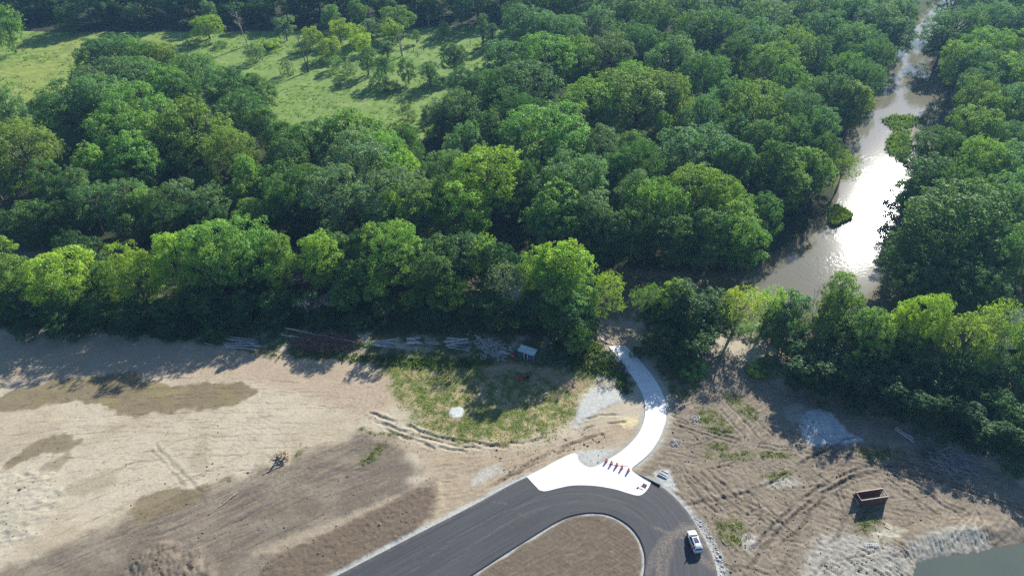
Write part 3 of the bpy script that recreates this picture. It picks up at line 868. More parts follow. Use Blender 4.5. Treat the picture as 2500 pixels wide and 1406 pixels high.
# refine lengthwise
def refine(L, n):
    d = np.r_[0, np.cumsum(np.hypot(*np.diff(np.arange(len(L)), prepend=0)[None].repeat(2, 0)))] if False else np.arange(len(L))
    t = np.linspace(0, len(L) - 1, n)
    return np.column_stack([np.interp(t, d, L[:, 0]), np.interp(t, d, L[:, 1])])
NLR = 330
ro, ri = refine(ro, NLR), refine(ri, NLR)
mid = 0.5 * (ro + ri)
sl = np.r_[0, np.cumsum(np.hypot(np.diff(mid[:, 0]), np.diff(mid[:, 1])))]
V = []; UVv = []
for i in range(NLR):
    for j in range(NA + 1):
        t = j / NA
        q = ro[i] * (1 - t) + ri[i] * t
        V.append((q[0], q[1], 0.05)); UVv.append((sl[i], t * 8.0))
V = np.array(V)
# a soft crown so that the surface is not dead flat
V[:, 2] += 0.05 * np.sin(np.tile(np.linspace(0, math.pi, NA + 1), NLR)) + 0.006 * noise(V[:, 0] * 0.5, V[:, 1] * 0.5)
idx = np.arange(NLR * (NA + 1)).reshape(NLR, NA + 1)
faces = np.column_stack([idx[:-1, :-1].ravel(), idx[1:, :-1].ravel(), idx[1:, 1:].ravel(), idx[:-1, 1:].ravel()])
# vertical edges
n0 = len(V)
lo_o = np.column_stack([ro, np.full(NLR, -0.3)]); lo_i = np.column_stack([ri, np.full(NLR, -0.3)])
V2 = np.vstack([V, lo_o, lo_i])
a = np.arange(NLR - 1)
fo = np.column_stack([idx[:-1, 0], n0 + a, n0 + a + 1, idx[1:, 0]])
fi = np.column_stack([idx[1:, NA], n0 + NLR + a + 1, n0 + NLR + a, idx[:-1, NA]])
allf = np.vstack([faces, fo, fi])
me = np_mesh('road', V2, allf, 4)
uvl = me.uv_layers.new(name='UVMap')
UVv = np.vstack([np.array(UVv), np.column_stack([sl, np.zeros(NLR)]), np.column_stack([sl, np.full(NLR, 8.0)])])
uvl.data.foreach_set('uv', UVv[allf.ravel()].astype(np.float32).ravel())
RP = V2[:, :2]
dust = np.zeros(len(RP))
def dustline(line, w, k):
    global dust
    d, s, _ = seg_dist(RP, smooth_line(GP(line), 6), False, w * 3)
    dust = np.maximum(dust, k * sstep(w, w * 0.2, d))
for ln, w, k in (([(1612, 1406), (1608, 1370), (1622, 1330), (1650, 1302), (1690, 1288)], 1.3, 0.75), ([(1580, 1400), (1596, 1350), (1618, 1318), (1660, 1290)], 0.9, 0.5), ([(1600, 1288), (1640, 1304), (1680, 1318), (1730, 1335)], 0.4, 0.8),
                 ([(1640, 1330), (1626, 1380), (1620, 1420)], 1.0, 0.5), ([(1670, 1286), (1700, 1295), (1735, 1330), (1745, 1380)], 1.6, 0.5), ([(1700, 1355), (1720, 1370), (1740, 1385)], 1.2, 0.6),
                 ([(1700, 1330), (1740, 1328)], 0.3, 0.7), ([(1000, 1400), (1150, 1290), (1300, 1225), (1430, 1205), (1530, 1230)], 0.25, 0.28), ([(1200, 1224), (1240, 1232), (1280, 1262)], 0.15, 0.5), ([(1060, 1400), (1250, 1270), (1380, 1228), (1500, 1225), (1600, 1290)], 0.3, 0.2)):
    dustline(ln, w, k)
dust = np.clip(dust + 0.35 * sstep(0.9, 0.2, seg_dist(RP, ROAD_OUT, False, 3.0)[0]) * (0.5 + noise(RP[:, 0] * 0.7, RP[:, 1] * 0.7)), 0, 1)
set_color(me, np.repeat(dust[:, None], 3, 1))
tag(link_mesh('road', me, asphalt_mat(), smooth=False), 'fresh dark grey asphalt road looping round a soil island', 'road', kind='structure')

# ------------------------------------------------------------------ concrete path and apron
def concrete_mat():
    m, nt, b = new_mat('concrete')
    L = nt.links
    geo = nt.nodes.new('ShaderNodeNewGeometry')
    n = nt.nodes.new('ShaderNodeTexNoise'); n.inputs['Scale'].default_value = 0.6; n.inputs['Detail'].default_value = 8; n.inputs['Roughness'].default_value = 0.65
    L.new(geo.outputs['Position'], n.inputs['Vector'])
    r = nt.nodes.new('ShaderNodeValToRGB')
    r.color_ramp.elements[0].position = 0.3; r.color_ramp.elements[0].color = (0.68, 0.68, 0.67, 1)
    r.color_ramp.elements[1].position = 0.7; r.color_ramp.elements[1].color = (0.80, 0.80, 0.79, 1)
    L.new(n.outputs[0], r.inputs[0]); L.new(r.outputs[0], b.inputs['Base Color'])
    b.inputs['Roughness'].default_value = 0.85
    return m
M['concrete'] = concrete_mat()
CZ = 0.115
path = empty('concrete_path', (*G(1570, 1040)[:2], 0))
tag(path, 'new white concrete path curving from the road apron up to the river', 'path', kind='structure')
def slab(poly, top, name='slab', ztop=None):
    bm = bmesh.new()
    o = path.location
    vt = [bm.verts.new((p[0] - o[0], p[1] - o[1], top if ztop is None else ztop[i])) for i, p in enumerate(poly)]
    vb = [bm.verts.new((v.co.x, v.co.y, v.co.z - 0.32)) for v in vt]
    f = bm.faces.new(vt); 
    n = len(vt)
    for i in range(n):
        bm.faces.new((vt[i], vb[i], vb[(i + 1) % n], vt[(i + 1) % n]))
    bmesh.ops.triangulate(bm, faces=[f])
    bmesh.ops.recalc_face_normals(bm, faces=bm.faces[:])
    return bm_obj(name, bm, M['concrete'], path)
slab(APRON, CZ, 'apron_slab')
npth = len(PATH_L)
cuts = list(range(0, npth, 5))
if cuts[-1] != npth - 1: cuts.append(npth - 1)
for a, b in zip(cuts[:-1], cuts[1:]):
    L, R = PATH_L[a:b + 1].copy(), PATH_R[a:b + 1].copy()
    def shrink(Q):     # open the joint by 3 cm on each side
        d = Q[1] - Q[0]; Q[0] += d / np.linalg.norm(d) * 0.035
        d = Q[-2] - Q[-1]; Q[-1] += d / np.linalg.norm(d) * 0.035
        return Q
    L, R = shrink(L), shrink(R)
    zt = [CZ - 0.01 * (random.random())] * (len(L) + len(R))
    slab(np.vstack([L, R[::-1]]), CZ, 'slab', zt)

# ------------------------------------------------------------------ trees: prototypes
def leaf_quads(C, N, size, rg, aspect=0.62):
    """Kite-shaped, slightly folded leaf sprays at centres C with normals N."""
    n = len(C)
    r = rg.normal(size=(n, 3))
    T = np.cross(N, r); T /= np.linalg.norm(T, axis=1)[:, None] + 1e-9
    B = np.cross(N, T)
    s = size * rg.uniform(0.65, 1.35, n)[:, None]
    fold = (0.18 * s) * N
    a = C - T * s * 0.5; b = C + B * s * 0.5 * aspect + fold * 0.6; c = C + T * s * 0.55; d = C - B * s * 0.5 * aspect + fold * 0.6
    V = np.stack([a, b, c, d], 1).reshape(-1, 3)
    F = np.arange(n * 4).reshape(n, 4)
    return V, F

def crown_from_clumps(name, CC, CR, CN, rg, nleaf, leaf, up=0.3, jit=0.4, flat=0.85, tintv=0.25):
    """Leaves on the shells of many small clumps (centres CC, radii CR, outward directions CN)."""
    area = CR ** 2
    cnt = np.maximum(4, (nleaf * area / area.sum()).astype(int))
    ci = np.repeat(np.arange(len(CC)), cnt)
    n = len(ci)
    D = rg.normal(size=(n, 3)); D /= np.linalg.norm(D, axis=1)[:, None]
    D += 0.55 * CN[ci]; D[:, 2] += 0.15
    D /= np.linalg.norm(D, axis=1)[:, None]
    rad = CR[ci] * rg.uniform(0.55, 1.08, n)
    Cc = CC[ci] + D * rad[:, None] * np.array([1, 1, flat])
    Nn = D * 0.75 + rg.normal(size=(n, 3)) * jit + np.array([0, 0, up]); Nn /= np.linalg.norm(Nn, axis=1)[:, None]
    V, F = leaf_quads(Cc, Nn, leaf, rg)
    me = np_mesh(name, V, F, 4)
    ct = rg.uniform(1 - tintv * 0.7, 1 + tintv * 0.7, len(CC))
    t = ct[ci] * rg.uniform(1 - tintv, 1 + tintv, n)
    set_float(me, 'tint', np.repeat(t, 4))
    me.materials.append(M['leaf'])
    return me

def broadleaf(seed, H, R, cb, nlobe, clump, nleaf, leaf, top=1.0, lobe_r=0.42, spread=0.6, jit=0.42, flat=0.85, loose=0.0, bark='bark'):
    rg = np.random.default_rng(seed)
    a = H * (1 - cb) / 2; cz = H - a
    lc, lr = [], []
    ga = math.pi * (3 - math.sqrt(5))
    for i in range(nlobe):
        u = (i + 0.5) / nlobe
        zc = 1 - 1.75 * u                                   # from the top down
        rr = math.sqrt(max(0.0, 1 - zc * zc * 0.85)) * spread * rg.uniform(0.6, 1.32)
        th = i * ga + rg.uniform(-0.5, 0.5)
        r = R * lobe_r * rg.uniform(0.58, 1.3) * (1.0 if zc < 0.5 else top)
        zz = min(cz + zc * a * 0.72 + rg.uniform(-0.08, 0.08) * a, H - r * 0.8)
        lc.append((rr * R * math.cos(th), rr * R * math.sin(th), max(zz, cb * H + r * 0.5))); lr.append(r)
    lc, lr = np.array(lc), np.array(lr)
    CC, CR, CN = [], [], []
    for i in range(nlobe):
        n = max(8, int(3.2 * (lr[i] / clump) ** 2))
        D = rg.normal(size=(n * 2, 3)); D /= np.linalg.norm(D, axis=1)[:, None]
        outw = lc[i] - np.array([0, 0, cz - 0.35 * a]); outw /= np.linalg.norm(outw) + 1e-6
        keep = (D @ outw) > rg.uniform(-0.75, 0.25, len(D))
        D = D[keep][:n]
        q = lc[i] + D * (lr[i] * rg.uniform(0.72, 1.12 + loose, len(D)))[:, None] * np.array([1, 1, 0.85])
        ok = np.ones(len(q), bool)
        for j in range(nlobe):
            if j != i:
                ok &= np.linalg.norm((q - lc[j]) / np.array([1, 1, 0.85]), axis=1) > lr[j] * 0.72
        q, D = q[ok], D[ok]
        ns = max(2, len(q) // 7)                                 # loose sprigs that break the outline
        ks = rg.integers(0, max(len(q), 1), ns) if len(q) else np.zeros(0, int)
        q2 = q[ks] + D[ks] * (lr[i] * rg.uniform(0.15, 0.42, len(ks)))[:, None] + rg.normal(size=(len(ks), 3)) * 0.15 * clump
        CC += [q, q2]; CN += [D * 0.7 + outw * 0.3, D[ks]]; CR += [clump * rg.uniform(0.55, 1.4, len(q)), clump * rg.uniform(0.3, 0.65, len(ks))]
    CC, CN, CR = np.vstack(CC), np.vstack(CN), np.concatenate(CR)
    CC[:, 2] = np.maximum(CC[:, 2], cb * H * 0.7)
    crown = crown_from_clumps('crown', CC, CR, CN, rg, nleaf, leaf, jit=jit, flat=flat)
    bm = bmesh.new()
    tr = 0.018 * H + 0.02 * R
    lean = rg.uniform(-0.04, 0.04, 2) * H
    tp = [(0, 0, -0.6), (0.02 * lean[0], 0.02 * lean[1], 0.05 * H), (lean[0] * 0.4, lean[1] * 0.4, 0.35 * H), (lean[0], lean[1], 0.78 * H)]
    tube(bm, tp, [tr * 1.35, tr, tr * 0.75, tr * 0.25], 7)
    for i in range(nlobe):
        f = rg.uniform(0.3, 0.6)
        zb = min(f * H, lc[i][2] * 0.8)
        st = Vector((lean[0] * zb / (0.78 * H), lean[1] * zb / (0.78 * H), zb)); en = Vector(lc[i])
        md = st.lerp(en, 0.5) + Vector((rg.uniform(-.4, .4), rg.uniform(-.4, .4), -0.04 * H))
        tube(bm, [st, md, en], [tr * 0.5, tr * 0.34, tr * 0.12], 5)
        for k in range(2):
            e2 = en + Vector(rg.normal(size=3)) * lr[i] * 0.55
            tube(bm, [md.lerp(en, 0.4), en.lerp(e2, 0.5), e2], [tr * 0.25, tr * 0.15, 0.03], 4)
    tm = bpy.data.meshes.new('trunk'); bm.to_mesh(tm); bm.free(); tm.materials.append(M[bark])
    ext = np.percentile(np.hypot(CC[:, 0], CC[:, 1]) + CR * 0.6, 96)
    return dict(trunk=tm, crown=crown, H=float(np.percentile(CC[:, 2] + CR * 0.7, 99.5)), R=float(ext), a=(1 - cb) / 2)

def conifer(seed, H, R, nleaf, leaf):
    rg = np.random.default_rng(seed)
    CC, CR, CN = [], [], []
    bm = bmesh.new()
    tube(bm, [(0, 0, -0.5), (0, 0, H * 0.5), (0, 0, H * 0.97)], [0.25, 0.15, 0.03], 6)
    z = 0.12 * H
    while z < H * 0.97:
        r = R * (1 - z / H) ** 0.8 + 0.25
        nb = max(5, int(11 * (1 - z / H) + 4)); ph = rg.uniform(0, 6.28)
        for k in range(nb):
            th = ph + 6.283 * k / nb + rg.uniform(-0.15, 0.15); rl = r * rg.uniform(0.75, 1.1)
            tube(bm, [(0, 0, z), (rl * 0.9 * math.cos(th), rl * 0.9 * math.sin(th), z - 0.14 * rl)], [0.05, 0.015], 4)
            for f in (0.35, 0.62, 0.9):
                CC.append((rl * f * math.cos(th), rl * f * math.sin(th), z - 0.15 * rl * f + 0.1)); CR.append(0.34 * r * (0.8 + 0.4 * rg.random()) * 0.8 + 0.16); CN.append((math.cos(th) * 0.5, math.sin(th) * 0.5, 0.7))
        z += 0.085 * H * (1 - 0.4 * z / H)
    crown = crown_from_clumps('crown', np.array(CC), np.array(CR), np.array(CN), rg, nleaf, leaf, flat=0.35, up=0.6)
    tm = bpy.data.meshes.new('trunk'); bm.to_mesh(tm); bm.free(); tm.materials.append(M['bark'])
    return dict(trunk=tm, crown=crown, H=H, R=R, a=0.42)

PROTO = {}
PROTO['B'] = [broadleaf(100 + i, 25, 9.5, cb, nl, cl, 19000, 0.46, spread=sp, lobe_r=lr, loose=lo) for i, (cb, nl, cl, sp, lr, lo) in enumerate([(0.06, 20, 1.1, 0.66, 0.36, 0.05), (0.08, 16, 1.3, 0.64, 0.42, 0.0), (0.05, 24, 0.95, 0.68, 0.33, 0.1), (0.1, 18, 1.15, 0.66, 0.38, 0.15), (0.06, 26, 0.88, 0.68, 0.3, 0.2), (0.04, 14, 1.25, 0.6, 0.45, 0.3), (0.12, 22, 1.0, 0.74, 0.34, 0.3), (0.05, 30, 0.8, 0.7, 0.27, 0.35)])]
PROTO['O'] = [broadleaf(200 + i, 24, 6.2, 0.05, nl, cl, 14000, 0.42, spread=0.56, lobe_r=lr, loose=lo) for i, (nl, cl, lr, lo) in enumerate([(18, 0.95, 0.42, 0.05), (15, 1.1, 0.48, 0.1), (22, 0.8, 0.38, 0.2), (13, 1.0, 0.5, 0.35), (26, 0.75, 0.33, 0.3)])]
PROTO['W'] = [broadleaf(300 + i, 12, 5.6, 0.14, 12, 0.95, 10000, 0.34, spread=0.62, lobe_r=0.42, jit=0.4, flat=0.75) for i in range(2)]
PROTO['S'] = [broadleaf(400 + i, 11, 3.9, 0.08, 11, 0.7, 6500, 0.34, spread=0.56, lobe_r=0.44, loose=0.1 * i) for i in range(3)]
PROTO['L'] = [broadleaf(450 + i, 17, 6.0, 0.3, 13, 0.6, 5200, 0.34, spread=0.64, lobe_r=0.34, loose=0.35, bark='pale_bark') for i in range(2)]
PROTO['U'] = [broadleaf(500 + i, 4.6, 3.0, 0.02, 9, 0.55, 3200, 0.27, spread=0.62, lobe_r=0.46, loose=0.15) for i in range(3)]
PROTO['C'] = [conifer(600, 15, 4.6, 9000, 0.3)]
PROTO['P'] = [broadleaf(700 + i, 18, 2.7, 0.05, 12, 0.6, 5500, 0.34, spread=0.45, lobe_r=0.5) for i in range(2)]

COLR = {'b': (0.215, 0.295, 0.044), 'g': (0.138, 0.220, 0.050), 'd': (0.078, 0.140, 0.040), 't': (0.108, 0.176, 0.076), 'o': (0.155, 0.208, 0.046), 'k': (0.042, 0.088, 0.026), 'y': (0.250, 0.310, 0.045), 's': (0.14, 0.19, 0.09)}  # k has the shade of hedge and thicket put into its leaf colour
CWORD = {'k': 'shade-darkened green', 'b': 'bright yellow-green', 'g': 'fresh green', 'd': 'dark green', 't': 'blue-green', 'o': 'olive green', 'y': 'pale yellow-green', 's': 'silvery green'}
KWORD = {'B': 'broad tree', 'O': 'tall tree', 'W': 'soft feathery tree', 'S': 'small tree', 'L': 'sparse open tree', 'U': 'bushy shrub', 'C': 'layered conifer', 'P': 'slender upright tree'}
KNAME = {'B': 'broadleaf_tree', 'O': 'tall_tree', 'W': 'feathery_tree', 'S': 'small_tree', 'L': 'sparse_tree', 'U': 'shrub', 'C': 'conifer_tree', 'P': 'slender_tree'}
TREES = []      # dicts: x, y, R, H, kind, col, zone

def wsd(x, y):
    return float(water_sdf(np.array([[x, y]]))[0])

def T(zone, px, py, w, kind, col, H):
    """A tree whose crown tops out at photo pixel (px, py), w pixels wide, H metres tall."""
    pr = PROTO[kind][0]
    a = pr['a'] * H
    g = G(px, py, H)
    for _ in range(3):
        sc = FPX / depth_of((g[0], g[1], H - a))
        R = w / 2 / sc
        dep = math.atan2(CAM_H - H + a, math.hypot(g[0], g[1]))
        off = math.sqrt((a * math.cos(dep)) ** 2 + (R * math.sin(dep)) ** 2) * sc * 0.92
        g = G(px, py + off, H - a)
    x, y = g[0], g[1]
    for _ in range(10):
        W = wsd(x, y)
        if W > 1.2: break
        e = 0.8
        gx_, gy_ = wsd(x + e, y) - W, wsd(x, y + e) - W
        n = math.hypot(gx_, gy_) + 1e-6
        x += gx_ / n * 1.6; y += gy_ / n * 1.6
    if zone in (Z_W, Z_N, Z_R): R *= 1.1
    TREES.append(dict(x=x, y=y, R=R, H=H, kind=kind, col=col, zone=zone))

Z_W, Z_N, Z_R = 'the wood behind the creek', 'the far wood up to the river', 'the wood right of the river'
Z_F = 'the front row beside the dirt'
for a in [(5, 585, 110, 'O', 'g', 19), (85, 655, 90, 'S', 'g', 13), (150, 608, 185, 'B', 'b', 18), (255, 640, 80, 'S', 'd', 13), (330, 595, 150, 'B', 'b', 19), (425, 560, 140, 'O', 'b', 21), (515, 545, 190, 'B', 'g', 22), (620, 540, 190, 'B', 'g', 22),
          (685, 575, 110, 'O', 'g', 20), (790, 572, 110, 'O', 'b', 19), (860, 640, 100, 'S', 'd', 14), (960, 545, 150, 'B', 'g', 21), (1060, 622, 105, 'O', 'd', 17), (1172, 572, 95, 'L', 'b', 18), (1235, 632, 130, 'L', 's', 17), (1320, 608, 125, 'O', 'b', 19),
          (1424, 548, 150, 'O', 'b', 23), (1375, 660, 160, 'B', 'g', 17), (1578, 622, 90, 'L', 'g', 15), (1496, 628, 90, 'L', 'b', 17), (1640, 652, 115, 'O', 'b', 15), (1705, 600, 150, 'B', 'g', 17), (1790, 640, 140, 'L', 'y', 15), (1862, 632, 90, 'L', 'b', 15),
          (1920, 668, 105, 'S', 't', 14), (2062, 665, 140, 'O', 'g', 20), (2035, 708, 70, 'S', 'b', 15), (2118, 752, 130, 'O', 'g', 18), (2195, 745, 100, 'O', 'b', 18), (2255, 720, 135, 'B', 'b', 20), (2345, 765, 140, 'B', 'o', 19), (2440, 735, 130, 'L', 'b', 20), (2540, 760, 140, 'O', 'g', 19)]:
    T(Z_F, *a)
Z_U = 'the shady thicket at the dirt edge'
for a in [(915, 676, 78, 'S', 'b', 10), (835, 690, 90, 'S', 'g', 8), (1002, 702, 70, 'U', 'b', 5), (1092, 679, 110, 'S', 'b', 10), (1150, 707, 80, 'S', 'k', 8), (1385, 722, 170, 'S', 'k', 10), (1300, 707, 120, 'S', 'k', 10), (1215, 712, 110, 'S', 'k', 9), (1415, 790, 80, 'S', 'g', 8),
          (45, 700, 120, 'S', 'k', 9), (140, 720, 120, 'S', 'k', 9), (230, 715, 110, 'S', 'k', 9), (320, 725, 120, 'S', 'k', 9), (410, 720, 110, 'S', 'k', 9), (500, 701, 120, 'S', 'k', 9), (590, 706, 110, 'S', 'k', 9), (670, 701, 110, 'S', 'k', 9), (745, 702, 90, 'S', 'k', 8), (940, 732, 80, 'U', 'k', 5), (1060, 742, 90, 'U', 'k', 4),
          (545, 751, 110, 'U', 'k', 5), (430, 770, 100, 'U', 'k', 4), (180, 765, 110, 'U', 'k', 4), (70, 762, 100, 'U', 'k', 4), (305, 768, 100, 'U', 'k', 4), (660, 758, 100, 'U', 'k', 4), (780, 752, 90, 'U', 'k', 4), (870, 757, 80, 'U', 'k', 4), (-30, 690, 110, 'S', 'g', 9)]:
    T(Z_U, *a)
Z_P = 'the clump between the path and the clearing'
for a in [(1605, 690, 110, 'S', 'k', 11), (1660, 705, 150, 'B', 'k', 13), (1735, 700, 130, 'O', 'k', 12), (1620, 780, 120, 'S', 'k', 9), (1690, 790, 120, 'S', 'k', 9), (1650, 850, 90, 'U', 'k', 4), (1690, 870, 80, 'U', 'g', 3), (1630, 870, 60, 'U', 'k', 3), (1560, 840, 50, 'U', 'k', 2.5)]:
    T(Z_P, *a)
Z_H = 'the dark hedge along the right dirt edge'
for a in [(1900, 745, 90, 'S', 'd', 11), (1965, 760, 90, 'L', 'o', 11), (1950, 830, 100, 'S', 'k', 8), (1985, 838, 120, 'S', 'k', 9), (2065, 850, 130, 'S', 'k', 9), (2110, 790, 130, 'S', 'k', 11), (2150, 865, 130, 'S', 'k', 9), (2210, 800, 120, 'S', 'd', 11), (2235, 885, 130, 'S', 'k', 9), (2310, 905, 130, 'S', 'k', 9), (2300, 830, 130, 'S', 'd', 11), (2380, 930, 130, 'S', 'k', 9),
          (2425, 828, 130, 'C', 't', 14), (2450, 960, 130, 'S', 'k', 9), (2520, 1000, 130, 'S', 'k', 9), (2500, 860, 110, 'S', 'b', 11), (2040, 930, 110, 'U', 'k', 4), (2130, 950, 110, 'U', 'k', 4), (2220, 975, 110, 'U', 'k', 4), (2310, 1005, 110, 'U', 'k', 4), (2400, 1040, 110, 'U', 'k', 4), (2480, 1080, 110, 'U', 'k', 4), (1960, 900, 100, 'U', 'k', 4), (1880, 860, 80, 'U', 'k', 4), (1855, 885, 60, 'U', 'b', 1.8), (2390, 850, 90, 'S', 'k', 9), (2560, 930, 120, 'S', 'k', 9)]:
    T(Z_H, *a)
for i_ in range(14):
    t_ = i_ / 13
    T(Z_H, 1968 + 560 * t_ + random.uniform(-8, 8), 872 + 190 * t_ ** 1.25 + random.uniform(-12, 12), random.uniform(62, 84), 'P', 'k', random.uniform(7.5, 9.5))
Z_W = 'the wood behind the creek'
for a in [(60, 305, 170, 'B', 'o', 24), (-40, 330, 130, 'B', 'g', 24), (20, 215, 80, 'O', 't', 22), (170, 205, 160, 'B', 'd', 25), (245, 190, 150, 'B', 't', 25), (345, 215, 170, 'B', 'g', 26), (300, 262, 140, 'B', 'g', 25), (480, 250, 180, 'B', 'o', 26), (405, 280, 120, 'O', 'g', 24), (555, 315, 130, 'B', 'o', 23),
          (330, 330, 125, 'O', 'g', 23), (228, 362, 85, 'O', 'g', 22), (205, 408, 90, 'O', 't', 20), (225, 448, 110, 'B', 't', 18), (305, 445, 120, 'B', 't', 18), (365, 462, 90, 'O', 'g', 17), (432, 438, 105, 'O', 't', 18), (520, 455, 110, 'B', 't', 17), (585, 442, 65, 'S', 'o', 15), (645, 425, 90, 'O', 'o', 17), (625, 485, 110, 'B', 'g', 15),
          (290, 88, 120, 'B', 't', 21), (238, 98, 90, 'O', 't', 20), (345, 95, 100, 'O', 'g', 20), (405, 112, 95, 'O', 'o', 20), (262, 152, 120, 'B', 's', 21), (340, 145, 140, 'B', 't', 22), (425, 165, 120, 'O', 'g', 22), (465, 138, 130, 'B', 'd', 22), (455, 200, 110, 'O', 'd', 21),
          (570, 172, 130, 'B', 'd', 21), (630, 188, 85, 'O', 'd', 18), (595, 230, 130, 'B', 'd', 21), (648, 268, 95, 'O', 'd', 19), (690, 300, 90, 'O', 'd', 18), (700, 345, 110, 'O', 'd', 21), (760, 305, 130, 'B', 'd', 21), (870, 272, 170, 'B', 'g', 23), (935, 320, 120, 'B', 'g', 23), (975, 370, 100, 'O', 'b', 21),
          (880, 332, 170, 'B', 's', 26), (830, 420, 150, 'B', 's', 25), (955, 420, 180, 'B', 's', 22), (640, 560, 110, 'S', 'd', 12), (1010, 485, 130, 'B', 'g', 20), (940, 492, 100, 'O', 'b', 19), (700, 420, 110, 'B', 'd', 22), (760, 400, 120, 'B', 'd', 22),
          (1140, 308, 105, 'B', 't', 22), (1090, 370, 100, 'B', 't', 21), (1195, 368, 175, 'B', 'b', 25), (1130, 450, 120, 'O', 'b', 20), (1330, 255, 190, 'B', 'g', 26), (1265, 300, 90, 'O', 'g', 22), (1395, 380, 180, 'B', 't', 25), (1350, 455, 130, 'O', 'g', 22), (1470, 318, 80, 'O', 's', 20), (1440, 470, 110, 'O', 't', 20),
          (1690, 308, 170, 'B', 't', 24), (1560, 345, 130, 'B', 'd', 24), (1610, 440, 150, 'B', 'g', 23), (1540, 420, 110, 'O', 't', 22), (1705, 405, 160, 'B', 'o', 24), (1770, 440, 120, 'B', 'g', 23), (1545, 500, 130, 'B', 'd', 19), (1640, 515, 140, 'B', 'd', 18), (1790, 500, 130, 'B', 'g', 20), (1730, 520, 120, 'O', 'd', 19), (1820, 565, 110, 'S', 'g', 13), (1480, 520, 110, 'O', 'd', 17),
          (1870, 298, 110, 'O', 'd', 23), (1800, 355, 100, 'O', 'd', 22), (1890, 352, 105, 'O', 'd', 23), (1905, 395, 110, 'O', 'g', 19), (1980, 368, 110, 'O', 'g', 19), (2062, 370, 80, 'L', 'o', 14), (1860, 470, 110, 'O', 'd', 18),
          (1560, 175, 200, 'B', 'o', 26), (1445, 195, 160, 'B', 'g', 25), (1625, 182, 140, 'B', 'o', 25), (1705, 235, 110, 'B', 't', 23), (1770, 195, 90, 'O', 't', 23), (1845, 208, 190, 'B', 'g', 26), (1945, 225, 130, 'B', 't', 24), (1990, 262, 100, 'O', 't', 23), (1780, 290, 110, 'O', 'd', 21), (2030, 190, 120, 'B', 't', 23), (2080, 210, 90, 'O', 'o', 20), (1930, 290, 110, 'B', 'd', 22), (2010, 330, 90, 'O', 'd', 19),
          (1080, 250, 95, 'O', 't', 16), (1130, 225, 110, 'B', 't', 20), (1215, 170, 130, 'B', 'd', 23), (1290, 150, 150, 'B', 't', 24), (1230, 105, 110, 'O', 't', 23), (1340, 90, 160, 'B', 'g', 25), (1405, 100, 120, 'B', 'g', 24), (1255, 225, 120, 'B', 'd', 22), (1180, 280, 100, 'O', 'd', 21)]:
    T(Z_W, *a)
for i_, (px_, py_) in enumerate([(-40, 528), (45, 535), (130, 522), (215, 538), (300, 530), (390, 540), (475, 535), (560, 540), (650, 548), (735, 535), (815, 540), (900, 560), (985, 565), (1070, 545), (1150, 555), (1240, 565), (1320, 580), (1670, 622), (1750, 615)]):
    T(Z_W, px_, py_, 100 + 12 * (i_ % 3), 'OSO'[i_ % 3], 'kdk'[i_ % 3], 14 + (i_ % 4))
Z_N = 'the far wood up to the river'
Z_R = 'the wood right of the river'
for a in [(1285, 22, 120, 'B', 't', 24), (1370, 40, 110, 'B', 't', 24), (1450, 20, 130, 'B', 't', 24), (1480, 90, 120, 'B', 's', 23), (1545, 60, 120, 'B', 'd', 24), (1610, 18, 130, 'B', 'd', 25), (1640, 90, 140, 'B', 't', 25), (1700, 40, 120, 'B', 'd', 25), (1760, 28, 150, 'B', 't', 26), (1790, 95, 110, 'B', 'd', 24), (1850, 60, 120, 'B', 't', 24),
          (1880, 110, 130, 'B', 'g', 25), (1940, 75, 120, 'B', 'o', 24), (1990, 100, 120, 'B', 't', 24), (2010, 35, 110, 'B', 't', 24), (2080, 60, 120, 'B', 't', 24), (2130, 100, 100, 'B', 't', 22), (2100, 150, 110, 'B', 't', 23), (1935, 160, 110, 'B', 'g', 23), (2060, 130, 100, 'B', 'g', 23), (1720, 140, 120, 'B', 'd', 24), (2140, 20, 110, 'B', 't', 23), (2180, 50, 90, 'O', 't', 21), (1880, 5, 130, 'B', 't', 24), (1980, -10, 120, 'B', 't', 24), (2080, -15, 120, 'B', 't', 24),
          (1345, -40, 130, 'B', 'd', 24), (1410, -45, 130, 'B', 'd', 24), (1290, -20, 120, 'B', 'd', 22), (1350, 5, 80, 'S', 'k', 12), (1530, -10, 120, 'B', 'd', 24), (1680, -20, 130, 'B', 't', 24), (1790, -25, 130, 'B', 't', 24), (2200, 0, 90, 'B', 't', 21)]:
    T(Z_N, *a)
Z_R = 'the wood right of the river'
